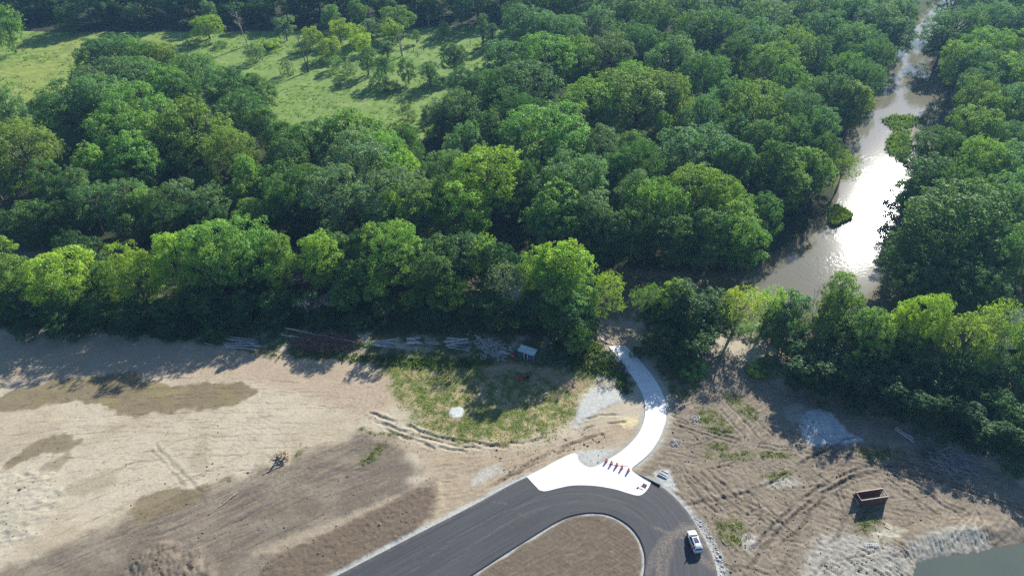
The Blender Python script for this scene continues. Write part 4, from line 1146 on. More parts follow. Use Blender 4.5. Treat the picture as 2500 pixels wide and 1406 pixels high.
for a in [(2335, 25, 130, 'B', 't', 23), (2425, 8, 130, 'B', 't', 24), (2500, 20, 130, 'B', 't', 24), (2395, 70, 110, 'B', 'g', 23), (2465, 85, 120, 'B', 'o', 24), (2275, 70, 90, 'O', 'd', 18), (2325, 105, 110, 'B', 'o', 23), (2400, 125, 130, 'B', 't', 23), (2480, 140, 120, 'B', 'g', 23), (2332, 160, 100, 'B', 't', 21), (2385, 195, 110, 'B', 'o', 22), (2460, 215, 120, 'B', 't', 23), 
          (2420, 235, 110, 'B', 'o', 21), (2385, 270, 130, 'B', 'g', 21), (2470, 300, 110, 'B', 't', 22), (2540, 250, 120, 'B', 't', 22), (2220, 308, 140, 'B', 'd', 21), (2312, 342, 130, 'B', 'd', 20), (2375, 340, 150, 'B', 'g', 23), (2460, 360, 150, 'B', 't', 22), (2260, 390, 130, 'O', 'd', 20), (2330, 410, 140, 'B', 'd', 22), (2325, 458, 240, 'B', 'd', 26), (2440, 440, 130, 'B', 't', 23), (2215, 440, 90, 'O', 'd', 15),
          (2530, 420, 130, 'B', 't', 23), (2400, 520, 150, 'B', 'd', 22), (2240, 560, 140, 'B', 'd', 17), (2215, 640, 120, 'B', 'd', 13), (2490, 560, 110, 'B', 't', 20), (2300, 620, 160, 'B', 'd', 16), (2390, 640, 140, 'B', 'd', 15), (2480, 640, 60, 'S', 'g', 10), (2540, 330, 120, 'B', 't', 23), (2560, 120, 120, 'B', 't', 23), (2330, -30, 100, 'B', 't', 22), (2440, -35, 120, 'B', 't', 23)]:
    T(Z_R, *a)
Z_M = 'the meadow'
for a in [(622, 104, 54, 'U', 's', 9), (700, 143, 42, 'U', 's', 8), (760, 68, 50, 'W', 'y', 11), (828, 50, 62, 'W', 'y', 12), (868, 60, 56, 'W', 'y', 11), (886, 82, 56, 'W', 'y', 10), (806, 93, 66, 'W', 'y', 10), (655, 98, 70, 'U', 'b', 5), (955, 50, 66, 'W', 'y', 12), (965, 18, 90, 'W', 'g', 14), (1083, 54, 30, 'S', 's', 9), (1016, 75, 24, 'S', 's', 7),
          (1178, 40, 36, 'P', 't', 16), (1202, 62, 26, 'P', 't', 12), (895, 118, 52, 'O', 't', 13), (940, 140, 56, 'O', 'd', 12), (925, 178, 46, 'U', 't', 8), (996, 148, 58, 'S', 'd', 11), (1050, 150, 62, 'O', 't', 12), (1108, 108, 74, 'O', 'd', 15), (995, 256, 52, 'U', 's', 7), (820, 138, 52, 'U', 't', 7), (855, 150, 40, 'U', 's', 6), (945, 105, 40, 'P', 's', 8), (505, 40, 80, 'B', 'b', 12), (540, 100, 40, 'U', 'g', 3),
          (955, 195, 40, 'U', 's', 5), (1125, 165, 76, 'O', 't', 15), (830, 190, 36, 'U', 'd', 3), (905, 45, 70, 'W', 's', 11), (695, 45, 56, 'S', 's', 12), (12, 15, 80, 'O', 'g', 24), (-60, 20, 90, 'B', 'g', 24), (1040, 262, 30, 'P', 's', 8), (740, 105, 50, 'U', 'g', 4), (795, 130, 60, 'U', 'o', 4)]:
    T(Z_M, *a)
Z_B = 'the dark wood behind the meadow'
xs = -160
k = 0
while xs < 1330:
    T(Z_B, xs + random.uniform(-12, 12), -62 + random.uniform(-16, 16), random.uniform(85, 125), random.choice('BBBO'), random.choice('ddtdg'), random.uniform(21, 25))
    xs += random.uniform(52, 70)
xs = -140
while xs < 1300:
    T(Z_B, xs + random.uniform(-12, 12), 10 + random.uniform(-12, 12), random.uniform(40, 70), random.choice('SOSU'), random.choice('ddtdgs'), random.uniform(9, 15))
    xs += random.uniform(70, 95)

xs = -150
while xs < 1330:
    T(Z_B, xs + random.uniform(-10, 10), 8 + random.uniform(-30, 14), random.uniform(60, 85), 'S', random.choice('kdk'), random.uniform(8, 11))
    xs += random.uniform(36, 46)
for a in [(1735, 785, 60, 'U', 'g', 2.6), (1790, 772, 55, 'U', 'd', 2.4), (1840, 775, 70, 'U', 'g', 3), (1880, 790, 60, 'U', 'd', 3)]:
    T(Z_P, *a)
for a in [(1925, 770, 100, 'S', 'd', 10), (2005, 775, 110, 'S', 'd', 11), (2065, 785, 110, 'S', 'd', 11), (2160, 805, 110, 'S', 'd', 11), (2255, 830, 120, 'S', 'd', 11), (2350, 860, 120, 'S', 'd', 11), (2460, 880, 110, 'S', 'd', 10)]:
    T(Z_H, *a)

# fill the gaps of the wood so that no bare floor shows between the crowns
def in_poly(x, y, poly):
    return bool(inside(np.array([[x, y]]), poly)[0])
WOOD = GP([(-420, 640), (1500, 640), (1860, 640), (2000, 560), (2060, 400), (2120, 240), (2260, 30), (2300, -60), (1200, -60), (1290, 60), (1300, 120), (1230, 170), (1170, 270), (1070, 345), (970, 385), (700, 400), (640, 320), (550, 255), (460, 195), (340, 190), (215, 210), (170, 340), (-60, 440), (-420, 460)])
WOOD_R = GP([(2200, 720), (2240, 420), (2340, 330), (2300, 150), (2420, -60), (2900, -60), (2900, 640), (2600, 700), (2400, 760)])
tries = 0; added = 0
fr = random.Random(5)
while tries < 5000 and added < 95:
    tries += 1
    poly = WOOD if fr.random() < 0.8 else WOOD_R
    lo, hi = poly.min(0), poly.max(0)
    x, y = fr.uniform(lo[0], hi[0]), fr.uniform(lo[1], hi[1])
    if not in_poly(x, y, poly) or wsd(x, y) < 5.0: continue
    if wsd(x, y) < 22 and 1380 < pix((x, y, 0))[0] < 1640: continue
    p = pix((x, y, 12))
    if p[0] < -60 or p[0] > 2560 or p[1] < -60: continue
    R = fr.uniform(5.0, 8.0)
    if min((math.hypot(x - t['x'], y - t['y']) - 0.5 * (R + t['R'])) for t in TREES) < 0: continue
    TREES.append(dict(x=x, y=y, R=R, H=fr.uniform(12, 21), kind=fr.choice('BOO'), col=fr.choice('ddtgd'), zone=Z_W if poly is WOOD and y < 290 else (Z_N if poly is WOOD else Z_R)))
    added += 1

ORD = 'first second third fourth fifth sixth seventh eighth ninth tenth eleventh twelfth thirteenth fourteenth fifteenth sixteenth seventeenth eighteenth nineteenth twentieth'.split()
def ordinal(n):
    if n < 20: return ORD[n]
    tens = {2: 'twenty', 3: 'thirty', 4: 'forty', 5: 'fifty', 6: 'sixty', 7: 'seventy', 8: 'eighty', 9: 'ninety'}
    n += 1
    if n % 10 == 0: return {2: 'twentieth', 3: 'thirtieth', 4: 'fortieth', 5: 'fiftieth', 6: 'sixtieth', 7: 'seventieth', 8: 'eightieth', 9: 'ninetieth'}[n // 10]
    return tens[n // 10] + '-' + ORD[n % 10 - 1]

SHORT = {Z_F: 'front row beside the dirt', Z_U: 'thicket at dirt edge', Z_P: 'clump right of the path', Z_H: 'dark hedge at far right', Z_W: 'wood behind the creek', Z_N: 'far wood left of river', Z_R: 'wood right of the river', Z_M: 'the meadow', Z_B: 'dark wood behind the meadow'}
# within a zone, trees of one look are told apart by their order from the left
seen = {}
for t in sorted(TREES, key=lambda t: pix((t['x'], t['y'], t['H'] * 0.6))[0]):
    key = (t['zone'], t['kind'], t['col'])
    t['ord'] = seen.get(key, 0); seen[key] = t['ord'] + 1
tr_rng = random.Random(21)
for t in TREES:
    key = (t['zone'], t['kind'], t['col'])
    pr = tr_rng.choice(PROTO[t['kind']])
    z = 0.0
    if -148 < t['x'] < 156 and 61 < t['y'] < 150:
        z = min(soil_z(t['x'], t['y']), 0.3)
    z = max(z, -1.0)
    root = empty(KNAME[t['kind']], (t['x'], t['y'], z), tr_rng.uniform(0, 6.283))
    if t['kind'] in 'BOLW': root.rotation_euler = (tr_rng.uniform(-0.06, 0.06), tr_rng.uniform(-0.06, 0.06), root.rotation_euler[2])
    sx = t['R'] / pr['R']; sz = t['H'] / pr['H']
    sz = min(max(sz, sx * 0.55), sx * 2.0) if t['kind'] in 'US' else sz
    root.scale = (sx * tr_rng.uniform(0.86, 1.12), sx * tr_rng.uniform(0.86, 1.12), sz)
    look = CWORD[t['col']] + ' ' + KWORD[t['kind']]
    if seen[key] == 1:
        lab = 'the only %s in %s' % (look, SHORT[t['zone']])
    else:
        lab = '%s, %s such from left in %s' % (look, ordinal(t['ord']), SHORT[t['zone']])
    tag(root, lab, 'shrub' if t['kind'] == 'U' else 'tree', 'trees and shrubs of the ' + SHORT[t['zone']])
    tk = bpy.data.objects.new('trunk', pr['trunk']); COL.objects.link(tk); tk.parent = root
    cr = bpy.data.objects.new('crown', pr['crown']); COL.objects.link(cr); cr.parent = root
    c = COLR[t['col']]; v = 1.48 * tr_rng.uniform(0.85, 1.15); hsh = tr_rng.uniform(-0.08, 0.08)
    cr.color = (c[0] * v * (1 + hsh), c[1] * v, c[2] * v * (1 - hsh), 1)
print('TREES', len(TREES))

# ------------------------------------------------------------------ small vegetation and debris as stuff
def tuft_mesh(name, pts, hgt, colr, per=7, spread=0.22, width=0.07, seed=1, zf=None, lean=0.35):
    """Grass tufts: a few narrow bent blades per point, joined into one mesh."""
    rg = np.random.default_rng(seed)
    n = len(pts)
    ci = np.repeat(np.arange(n), per); m = len(ci)
    h = np.asarray(hgt)[ci] * rg.uniform(0.6, 1.25, m)
    base = np.zeros((m, 3)); base[:, :2] = pts[ci, :2] + rg.normal(size=(m, 2)) * spread
    base[:, 2] = pts[ci, 2] - 0.04
    th = rg.uniform(0, 2 * np.pi, m)
    side = np.column_stack([np.cos(th), np.sin(th), np.zeros(m)]) * (width * h / h.mean())[:, None]
    ln = rg.normal(size=(m, 2)) * lean
    tip = base + np.column_stack([ln[:, 0] * h, ln[:, 1] * h, h])
    mid = base + np.column_stack([ln[:, 0] * h * 0.3, ln[:, 1] * h * 0.3, h * 0.6])
    V = np.stack([base - side, base + side, mid + side * 0.8, tip, mid - side * 0.8], 1).reshape(-1, 3)
    F = np.arange(m * 5).reshape(m, 5)
    me = np_mesh(name, V, F, 5)
    set_float(me, 'tint', np.repeat(rg.uniform(0.65, 1.35, m), 5))
    me.materials.append(M['leaf'])
    o = link_mesh(name, me)
    o.color = (*colr, 1)
    return o

def scatter_mask(A, n, seed, thr=0.15):
    rg = np.random.default_rng(seed)
    out = []
    while len(out) < n:
        x = rg.uniform(SX[0], SX[-1], 60000); y = rg.uniform(SY[0], SY[-1], 60000)
        a = soil_pick(A, x, y)
        k = a > np.maximum(thr, rg.uniform(0, 1, len(x)))
        if k.sum() == 0: break
        out += list(zip(x[k], y[k]))
    out = np.array(out[:n])
    z = np.array([soil_z(a, b) for a, b in out])
    return np.column_stack([out, z])

def build_grasses():
    pt = scatter_mask(SITE_GRASS, 7500, 1)
    k = fbm(pt[:, 0] * 0.5 + 2, pt[:, 1] * 0.5, 3) + 0.5 * fbm(pt[:, 0] * 0.12, pt[:, 1] * 0.12, 2) > -0.12
    tag(tuft_mesh('grass', pt[k], np.full(k.sum(), 0.22), (0.23, 0.295, 0.08), 5, 0.22, 0.05, 2), 'patchy green grass on the plot below the shed', 'grass', kind='stuff')
    tag(tuft_mesh('dry_grass', pt[~k], np.full((~k).sum(), 0.2), (0.42, 0.35, 0.19), 5, 0.22, 0.05, 3), 'dry straw coloured grass between the green tufts', 'grass', kind='stuff')
    pt = scatter_mask(SITE_TUFT, 1500, 4, 0.3)
    tag(tuft_mesh('weeds', pt, np.full(len(pt), 0.26), (0.20, 0.215, 0.07), 6, 0.22, 0.05, 5), 'green weeds sprouting in patches on the churned soil', 'weeds', kind='stuff')
    pt = scatter_mask(SITE_EDGE, 8000, 6)
    tag(tuft_mesh('undergrowth', pt, np.random.default_rng(8).uniform(0.3, 0.9, len(pt)), (0.10, 0.15, 0.04), 6, 0.35, 0.1, 7), 'weedy undergrowth along the shaded foot of the trees', 'undergrowth', kind='stuff')
    # white-flowering weeds at the edge
    rg = np.random.default_rng(9)
    L = []
    for (px, py, w, h, n) in ((430, 812, 60, 8, 60), (250, 806, 60, 5, 40), (650, 832, 40, 9, 110), (700, 826, 30, 8, 60), (900, 842, 22, 6, 40), (1128, 850, 26, 10, 70), (1310, 875, 60, 14, 60), (1360, 890, 50, 10, 40), (2100, 1010, 80, 10, 40), (2300, 1075, 60, 14, 40)):
        for _ in range(n):
            g = on_soil(px + rg.normal() * w * 0.5, py + rg.normal() * h * 0.5); L.append(g)
    L = np.array([tuple(v) for v in L])
    tag(tuft_mesh('pale_weeds', L, np.full(len(L), 0.55), (0.30, 0.36, 0.27), 9, 0.25, 0.09, 10, lean=0.6), 'pale silvery weeds among the log stacks at the wood edge', 'weeds', kind='stuff')
    # meadow tussocks
    lo, hi = MEADOW.min(0), MEADOW.max(0)
    x = rg.uniform(lo[0], hi[0], 60000); y = rg.uniform(lo[1], hi[1], 60000)
    Pm = np.column_stack([x, y])
    k = inside(Pm, MEADOW) & (np.abs(x / (y * CP + 74)) < 0.78) & (fbm(x * 0.07, y * 0.07, 3) + 0.4 * fbm(x * 0.3, y * 0.3, 2) > -0.05)
    Pm = Pm[k][:5500]
    Pm = np.column_stack([Pm, np.full(len(Pm), 0.1)])
    tag(tuft_mesh('meadow_grass', Pm, rg.uniform(0.25, 0.6, len(Pm)), (0.19, 0.275, 0.075), 5, 0.45, 0.16, 12), 'tall tussocky grass standing in the meadow', 'grass', kind='stuff')
    # reeds on the river bars
    pr_ = []
    for isl in (ISLAND_A, ISLAND_B):
        lo, hi = isl.min(0), isl.max(0)
        q = np.column_stack([rg.uniform(lo[0], hi[0], 6000), rg.uniform(lo[1], hi[1], 6000)])
        q = q[sdf(q, isl, 12.0) + 1.5 * noise(q[:, 0] * 0.25, q[:, 1] * 0.25) + 1.0 * noise(q[:, 0] * 0.9, q[:, 1] * 0.9) < -0.4][:600]; pr_.append(q)
    q = np.vstack(pr_); q = np.column_stack([q, np.full(len(q), -1.15)])
    tag(tuft_mesh('reeds', q, rg.uniform(0.4, 1.2, len(q)), (0.15, 0.21, 0.05), 6, 0.3, 0.12, 13), 'green reeds covering the low bars in the river', 'reeds', kind='stuff')
build_grasses()

def stones(name, pts, sizes, mat, seed, squash=0.65):
    rg = np.random.default_rng(seed)
    bm = bmesh.new(); bmesh.ops.create_icosphere(bm, subdivisions=1, radius=1.0)
    bv = np.array([v.co[:] for v in bm.verts]); bf = np.array([[v.index for v in f.verts] for f in bm.faces]); bm.free()
    n = len(pts)
    sc = np.asarray(sizes)[:, None, None] * rg.uniform(0.6, 1.3, (n, 1, 3)) * np.array([1, 1, squash])
    V = bv[None] * (1 + rg.uniform(-0.28, 0.28, (n, len(bv), 1))) * sc
    th = rg.uniform(0, 6.28, n); c, s = np.cos(th)[:, None], np.sin(th)[:, None]
    V = np.stack([V[:, :, 0] * c - V[:, :, 1] * s, V[:, :, 0] * s + V[:, :, 1] * c, V[:, :, 2]], 2) + np.asarray(pts)[:, None, :]
    F = bf[None] + (np.arange(n) * len(bv))[:, None, None]
    return link_mesh(name, np_mesh(name, V.reshape(-1, 3), F.reshape(-1, 3), 3), mat)

M['clod'] = plain('clod', (0.16, 0.13, 0.105), 0.95, noise_amt=0.35, scale=0.8)
M['stone'] = plain('stone', (0.40, 0.41, 0.42), 0.9, noise_amt=0.35, scale=1.2)
M['pale_stone'] = plain('pale_stone', (0.47, 0.48, 0.50), 0.9, noise_amt=0.3, scale=1.5)
def build_stones():
    rg = np.random.default_rng(31)
    L, S = [], []
    for (x0, x1, y0, y1, n, s) in ((1640, 2300, 1010, 1400, 1500, 0.09), (300, 1060, 1130, 1400, 900, 0.08), (-20, 150, 1150, 1310, 60, 0.1), (320, 500, 1340, 1404, 110, 0.09), (1200, 1480, 1040, 1170, 420, 0.1), (900, 1250, 1000, 1110, 300, 0.08), (0, 900, 900, 1200, 400, 0.06)):
        for _ in range(n):
            px, py = rg.uniform(x0, x1), rg.uniform(y0, y1)
            if px > 2200 and py > 1300: continue
            if py < 1010 + (px - 2000) * 0.42 and px > 1900: continue
            L.append(tuple(on_soil(px, py))); S.append(s * rg.lognormal(0, 0.45))
    L, S = np.array(L), np.array(S)
    ok = np.minimum(np.minimum(sdf(L[:, :2], ROAD_POLY, 6.0), sdf(L[:, :2], APRON, 6.0)), sdf(L[:, :2], PATH_POLY, 6.0)) > 0.5
    L, S = L[ok], S[ok]
    tag(stones('soil_clods', L, S, M['clod'], 32), 'dark soil clods strewn over the graded ground', 'clods', kind='stuff')
    L, S = [], []
    line = smooth_line(GP([(1690, 1258), (1712, 1278), (1738, 1318), (1756, 1360), (1768, 1406), (1768, 1470)]), 8)
    for _ in range(450):
        p = line[rg.integers(len(line))] + rg.normal(size=2) * 0.55
        L.append((p[0], p[1], soil_z(*p))); S.append(0.085 * rg.lognormal(0, 0.5))
    tag(stones('roadside_rubble', L, S, M['stone'], 33), 'grey rubble lying in a strip along the right road edge', 'rubble', kind='stuff')
    L, S = [], []
    for _ in range(420):
        g = G(rg.uniform(1448, 1535), rg.uniform(792, 842))
        z = soil_z(g[0], g[1]); L.append((g[0], g[1], max(z, -1.6))); S.append(0.17 * rg.lognormal(0, 0.5))
    tag(stones('ramp_stones', L, S, M['pale_bark'], 34), 'loose broken stones between the path end and the water', 'stones', kind='stuff')
    for (px, py, r, n, s, lab) in ((1696, 1023, 1.3, 110, 0.085, 'small pile of white stones right of the concrete path bend'), (1648, 1082, 1.2, 110, 0.08, 'small heap of grey stones close beside the path edge')):
        c = G(px, py); L, S = [], []
        for _ in range(n):
            d = rg.normal(size=2) * r * 0.5
            h = max(0, 0.5 - 0.35 * np.hypot(*d)) * rg.random()
            L.append((c[0] + d[0], c[1] + d[1], soil_z(c[0] + d[0], c[1] + d[1]) + h)); S.append(s * rg.lognormal(0, 0.35))
        tag(stones('stone_pile', L, S, M['pale_stone'] if px > 1660 else M['stone'], int(px)), lab, 'stone pile')
build_stones()

# ------------------------------------------------------------------ dead trees
def branchy(bm, p, d, L, r, depth, rg, nb=3, bend=0.25, rmin=0.012):
    pts = [p]; q = p.copy(); dd = d.normalized()
    for i in range(3):
        dd = (dd + Vector(rg.normal(size=3)) * bend * 0.5 + Vector((0, 0, 0.05))).normalized()
        q = q + dd * L / 3; pts.append(q.copy())
    tube(bm, pts, [r, r * 0.85, r * 0.65, max(r * 0.4, rmin)], 5 if depth > 1 else 4, cap=False)
    if depth == 0: return
    for k in range(nb):
        t = rg.uniform(0.35, 1.0); i = min(int(t * 3), 2)
        s = pts[i].lerp(pts[i + 1], t * 3 - i)
        nd = (dd * 0.8 + Vector(rg.normal(size=3)) * 0.7 + Vector((0, 0, 0.25))).normalized()
        branchy(bm, s, nd, L * rg.uniform(0.5, 0.75), max(r * 0.5, rmin), depth - 1, rg, nb, bend, rmin)

def dead_tree(name, base, H, label, mat, seed, depth=3, nb=3, spread=0.5, stems=1, r=None, group=None):
    rg = np.random.default_rng(seed)
    o = empty(name, base)
    bm = bmesh.new()
    r = r or 0.014 * H + 0.05
    tops = []
    for s in range(stems):
        d = Vector((rg.normal() * spread * 0.35, rg.normal() * spread * 0.35, 1)).normalized()
        p1 = d * H * 0.45
        p2 = p1 + (d + Vector((rg.normal() * spread * 0.3, rg.normal() * spread * 0.3, 0.3))).normalized() * H * 0.5
        tube(bm, [Vector((0, 0, -0.5)), p1 * 0.4, p1, p2], [r * 1.3, r, r * 0.7, r * 0.2], 6)
        tops.append((p1, p2))
    bm_obj('trunk', bm, mat, o)
    bm = bmesh.new()
    for p1, p2 in tops:
        for k in range(5 if depth > 1 else 3):
            t = rg.uniform(0.0, 0.9)
            s = p1.lerp(p2, t)
            d = Vector((rg.normal(), rg.normal(), rg.uniform(0.3, 1.0))).normalized()
            branchy(bm, s, d, H * rg.uniform(0.2, 0.34) * (1 - 0.4 * t), r * 0.4, depth - 1, rg, nb)
    bm_obj('branches', bm, mat, o)
    tag(o, label, 'dead tree', group)
    return o

def ground_at(px, py):
    g = G(px, py); return (g[0], g[1], 0.0)
dead_tree('dead_tree', ground_at(606, 112), 17, 'bare forked dead tree at the far left meadow edge', M['pale_bark'], 51, 3, 3, 0.7, 2)
dead_tree('dead_tree', ground_at(753, 176), 19, 'tall bare dead tree standing before the yellow-green trees', M['bark'], 52, 2, 2, 0.5, 2)
dead_tree('dead_tree', ground_at(982, 138), 18, 'thin pair of dead stems beside the yellow-green meadow tree', M['pale_bark'], 53, 1, 2, 0.3, 2)
dead_tree('dead_tree', ground_at(1198, 138), 20, 'tall thin dead stem behind the slender meadow trees', M['pale_bark'], 54, 1, 2, 0.2, 1, 0.2)
dead_tree('dead_tree', ground_at(1078, 134), 12, 'thin bare stem under the round-topped meadow tree', M['bark'], 55, 1, 2, 0.1, 1, 0.16)
dead_tree('dead_tree', ground_at(1048, 78), 11, 'short pale snag at the foot of the back wood', M['pale_bark'], 56, 1, 2, 0.1, 1, 0.25)
dead_tree('dead_tree', ground_at(1148, 112), 11, 'slim snag left of the slender meadow trees', M['bark'], 57, 1, 2, 0.1, 1, 0.16)
dead_tree('dead_tree', ground_at(742, 590), 16, 'pale bare tree in the dark gap above the creek', M['pale_bark'], 58, 3, 3, 0.9, 2, 0.17)
dead_tree('dead_tree', ground_at(772, 778), 7.5, 'grey leafless twiggy tree in the front row gap', M['grey_wood'], 59, 4, 4, 1.2, 4, 0.09)
dead_tree('dead_tree', ground_at(1988, 838), 16, 'bare thin-branched tree before the sunlit pool', M['bark'], 60, 3, 4, 0.6, 4, 0.12)
dead_tree('dead_tree', ground_at(1245, 312), 12, 'pair of pale snags in the dark gap of the wood', M['pale_bark'], 61, 1, 2, 0.2, 2, 0.18)
dead_tree('dead_tree', ground_at(370, 470), 22, 'bare trunk showing between crowns of the left wood', M['bark'], 62, 1, 2, 0.3, 1, 0.4)
for i, (px, py, h) in enumerate(((985, 155, 4), (1010, 132, 3), (1035, 130, 3.5), (1062, 118, 3), (1098, 120, 3), (1220, 128, 5), (655, 120, 3), (1020, 140, 2.5))):
    b = ground_at(px, py); bm = bmesh.new()
    rr = random.Random(i)
    tube(bm, [(0, 0, -0.3), (rr.uniform(-.1, .1), rr.uniform(-.1, .1), h * 0.5), (rr.uniform(-.3, .3), rr.uniform(-.3, .3), h)], [0.2, 0.17, 0.12], 7)
    o = bm_obj('broken_trunk', bm, M['bark']); o.location = b
    tag(o, 'short broken-off trunk, %s from left in the sunny meadow' % ordinal([655, 985, 1010, 1020, 1035, 1062, 1098, 1220].index(px)), 'tree stump', 'broken trunks in the meadow')
# fallen tree in the river
rg0 = np.random.default_rng(77)
o = empty('fallen_tree', (*G(2285, 262, -1.3)[:2], -1.4))
bm = bmesh.new()
A_, B_ = Vector((0, 0, 0.1)), Vector(G(2296, 225, 1.5)) - o.location
tube(bm, [A_ - (B_ - A_) * 0.3, A_, A_.lerp(B_, 0.5) + Vector((0.6, 0, 0.2)), B_], [0.5, 0.42, 0.32, 0.12], 7)
bm_obj('trunk', bm, M['pale_bark'], o)
bm = bmesh.new()
for k in range(6):
    branchy(bm, A_.lerp(B_, rg0.uniform(0.0, 0.9)), Vector((rg0.normal(), rg0.normal() * 0.6, 0.5)), rg0.uniform(4, 8), 0.22, 2, rg0, 2, 0.35)
bm_obj('branches', bm, M['pale_bark'], o)
tag(o, 'pale fallen dead tree lying in the river by the right bank', 'dead tree')

# ------------------------------------------------------------------ logs, poles and brush
def log_at(p0, p1, z0, z1, r, mat, label, group, seed, name='log'):
    a = on_soil(*p0); b = on_soil(*p1)
    a.z += r + z0; b.z += r + z1
    rr = random.Random(seed)
    o_ = a.copy(); d = b - a
    bm = bmesh.new()
    n = 5
    pts = [d * (i / n) + Vector((rr.uniform(-1, 1), rr.uniform(-1, 1), rr.uniform(-0.3, 0.6))) * r * (0.9 if 0 < i < n else 0) for i in range(n + 1)]
    tube(bm, pts, [r * (1.1 - 0.45 * i / n) * rr.uniform(0.92, 1.08) for i in range(n + 1)], 7)
    o = bm_obj(name, bm, mat); o.location = o_
    return tag(o, label, 'log', group)

def stack(n, cx, cy, half, hh, r, mat, label, group, seed, tilt=0.0, fan=3.0, name='log'):
    rr = random.Random(seed)
    for i in range(n):
        t = (i + 0.5) / n - 0.5
        y = cy + t * 2 * hh
        h = half * rr.uniform(0.8, 1.08); sh = rr.uniform(-0.12, 0.12) * half
        f = rr.uniform(-fan, fan)
        flip = rr.random() < 0.5
        p0, p1 = (cx - h + sh, y - tilt - f), (cx + h + sh, y + tilt + f)
        if flip: p0, p1 = p1, p0
        zl = 0.0 if i % 3 else r * 1.3
        w_ = 'backmost' if i == 0 else ('frontmost' if i == n - 1 else ordinal(i) + ' from back')
        log_at(p0, p1, zl, zl, r * rr.uniform(0.75, 1.25), mat, label % w_, group, seed * 100 + i, name)

stack(13, 588, 840, 44, 13, 0.13, M['log_wood'], 'thin pale pole, %s in the leftmost stack at the wood edge', 'poles of the leftmost stack', 1, 3.0, 4, 'pole')
log_at((500, 838), (562, 856), 0, 0, 0.12, M['pale_bark'], 'long thin pole on the grass left of the stacked poles', 'lone poles', 21, 'pole')
stack(8, 936, 841, 27, 8, 0.17, M['log_wood'], 'grey log, %s in the stack right of the brown brush pile', 'logs right of the brush pile', 2, 1.0, 4)
stack(4, 1010, 837, 19, 7, 0.3, M['log_wood'], 'short thick whitish log, %s in the neat stack of four', 'logs of the neat stack', 3, -1.0, 0.6)
stack(3, 1055, 838, 22, 4, 0.1, M['log_wood'], 'thin pole, %s right of the neat stack of thick logs', 'poles right of the neat stack', 4, 0.5, 1.5, 'pole')
stack(7, 1116, 836, 28, 7, 0.19, M['log_wood'], 'grey log, %s in the splayed stack left of grey brush', 'logs left of the grey brush', 5, -2.0, 5)
stack(4, 1122, 851, 26, 5, 0.15, M['log_wood'], 'grey log, %s in the loose row left of grey brush', 'loose logs left of the grey brush', 6, 5.0, 2)
stack(4, 2208, 1063, 24, 5, 0.17, M['log_wood'], 'weathered straight log, %s of four at the shaded right edge', 'logs at the right edge', 7, 14.0, 1.0)

def brush(name, cx, cy, wpx, hpx, zmax, n, length, r, mat, label, seed, axis=0.0, curl=0.2, part='branch_tangle'):
    """A heap of crossing branches."""
    rg = np.random.default_rng(seed)
    c = on_soil(cx, cy)
    ex = Vector(G(cx + wpx / 2, cy)) - Vector(G(cx, cy)); ey = Vector(G(cx, cy - hpx / 2)) - Vector(G(cx, cy))
    o = empty(name, c)
    bm = bmesh.new()
    for _ in range(n):
        while True:
            u, v = rg.uniform(-1, 1, 2)
            if u * u + v * v < 1: break
        h = zmax * (1 - u * u - v * v) ** 0.7
        p = ex * u + ey * v; p.z = rg.uniform(0.0, 1.0) * h
        th = axis + rg.normal() * 0.45 + (math.pi if rg.random() < 0.5 else 0)
        d = Vector((math.cos(th), math.sin(th), rg.normal() * 0.15))
        L = length * rg.lognormal(0, 0.4)
        pts = [p - d * L * 0.5]
        ns = 9 if curl > 0.5 else 4
        turn = rg.normal() * 1.3
        for k in range(ns):
            if ns > 4:                                           # curling root: turns steadily to one side
                c_, s_ = math.cos(turn * 0.5), math.sin(turn * 0.5)
                d = Vector((d.x * c_ - d.y * s_, d.x * s_ + d.y * c_, d.z * 0.7 + rg.normal() * 0.12)).normalized()
            else:
                d = (d + Vector(rg.normal(size=3)) * curl).normalized()
            pts.append(pts[-1] + d * L / ns)
        for q in pts: q.z = min(max(q.z, 0.03), zmax * 1.15)
        rr = r * rg.lognormal(0, 0.45)
        tube(bm, pts, [rr * (1 - 0.7 * (k / ns) ** 1.5) for k in range(ns + 1)], 4, cap=False)
    bm_obj(part, bm, mat, o)
    tag(o, label, 'brush pile')
    return o
b1 = brush('brush_pile', 790, 838, 150, 44, 1.8, 900, 3.6, 0.035, M['red_brush'], 'large reddish brown heap of cut brush at the wood edge', 81, -0.35, 0.18)
log_at((700, 812), (868, 842), 1.5, 0.9, 0.14, M['log_wood'], 'long pale pole lying across the brown brush pile', None, 23, 'pole')
log_at((688, 822), (735, 832), 0.6, 0.8, 0.2, M['pale_bark'], 'pale log sticking out left of the brown brush pile', None, 24)
brush('brush_pile', 1190, 843, 62, 24, 0.8, 110, 2.6, 0.07, M['log_wood'], 'heap of grey tangled branches left of the shed', 82, -0.4, 0.25)
brush('root_pile', 1203, 866, 26, 14, 0.5, 40, 2.4, 0.07, M['log_wood'], 'low tangle of pale curling roots left of the taller one', 83, 0.0, 0.75, 'root_tangle')
brush('root_pile', 1229, 861, 30, 18, 0.8, 60, 2.6, 0.075, M['log_wood'], 'taller tangle of pale curling roots next to the red dome', 84, 1.0, 0.7, 'root_tangle')
brush('brush_pile', 2330, 1135, 120, 50, 1.6, 420, 3.0, 0.05, M['grey_wood'], 'dark heap of branches in the shade at the right edge', 85, -0.75, 0.22)
brush('brush_pile', 2270, 1110, 60, 30, 0.6, 110, 2.2, 0.04, M['bark'], 'thin scatter of dark branches left of the big right heap', 86, -0.5, 0.22)
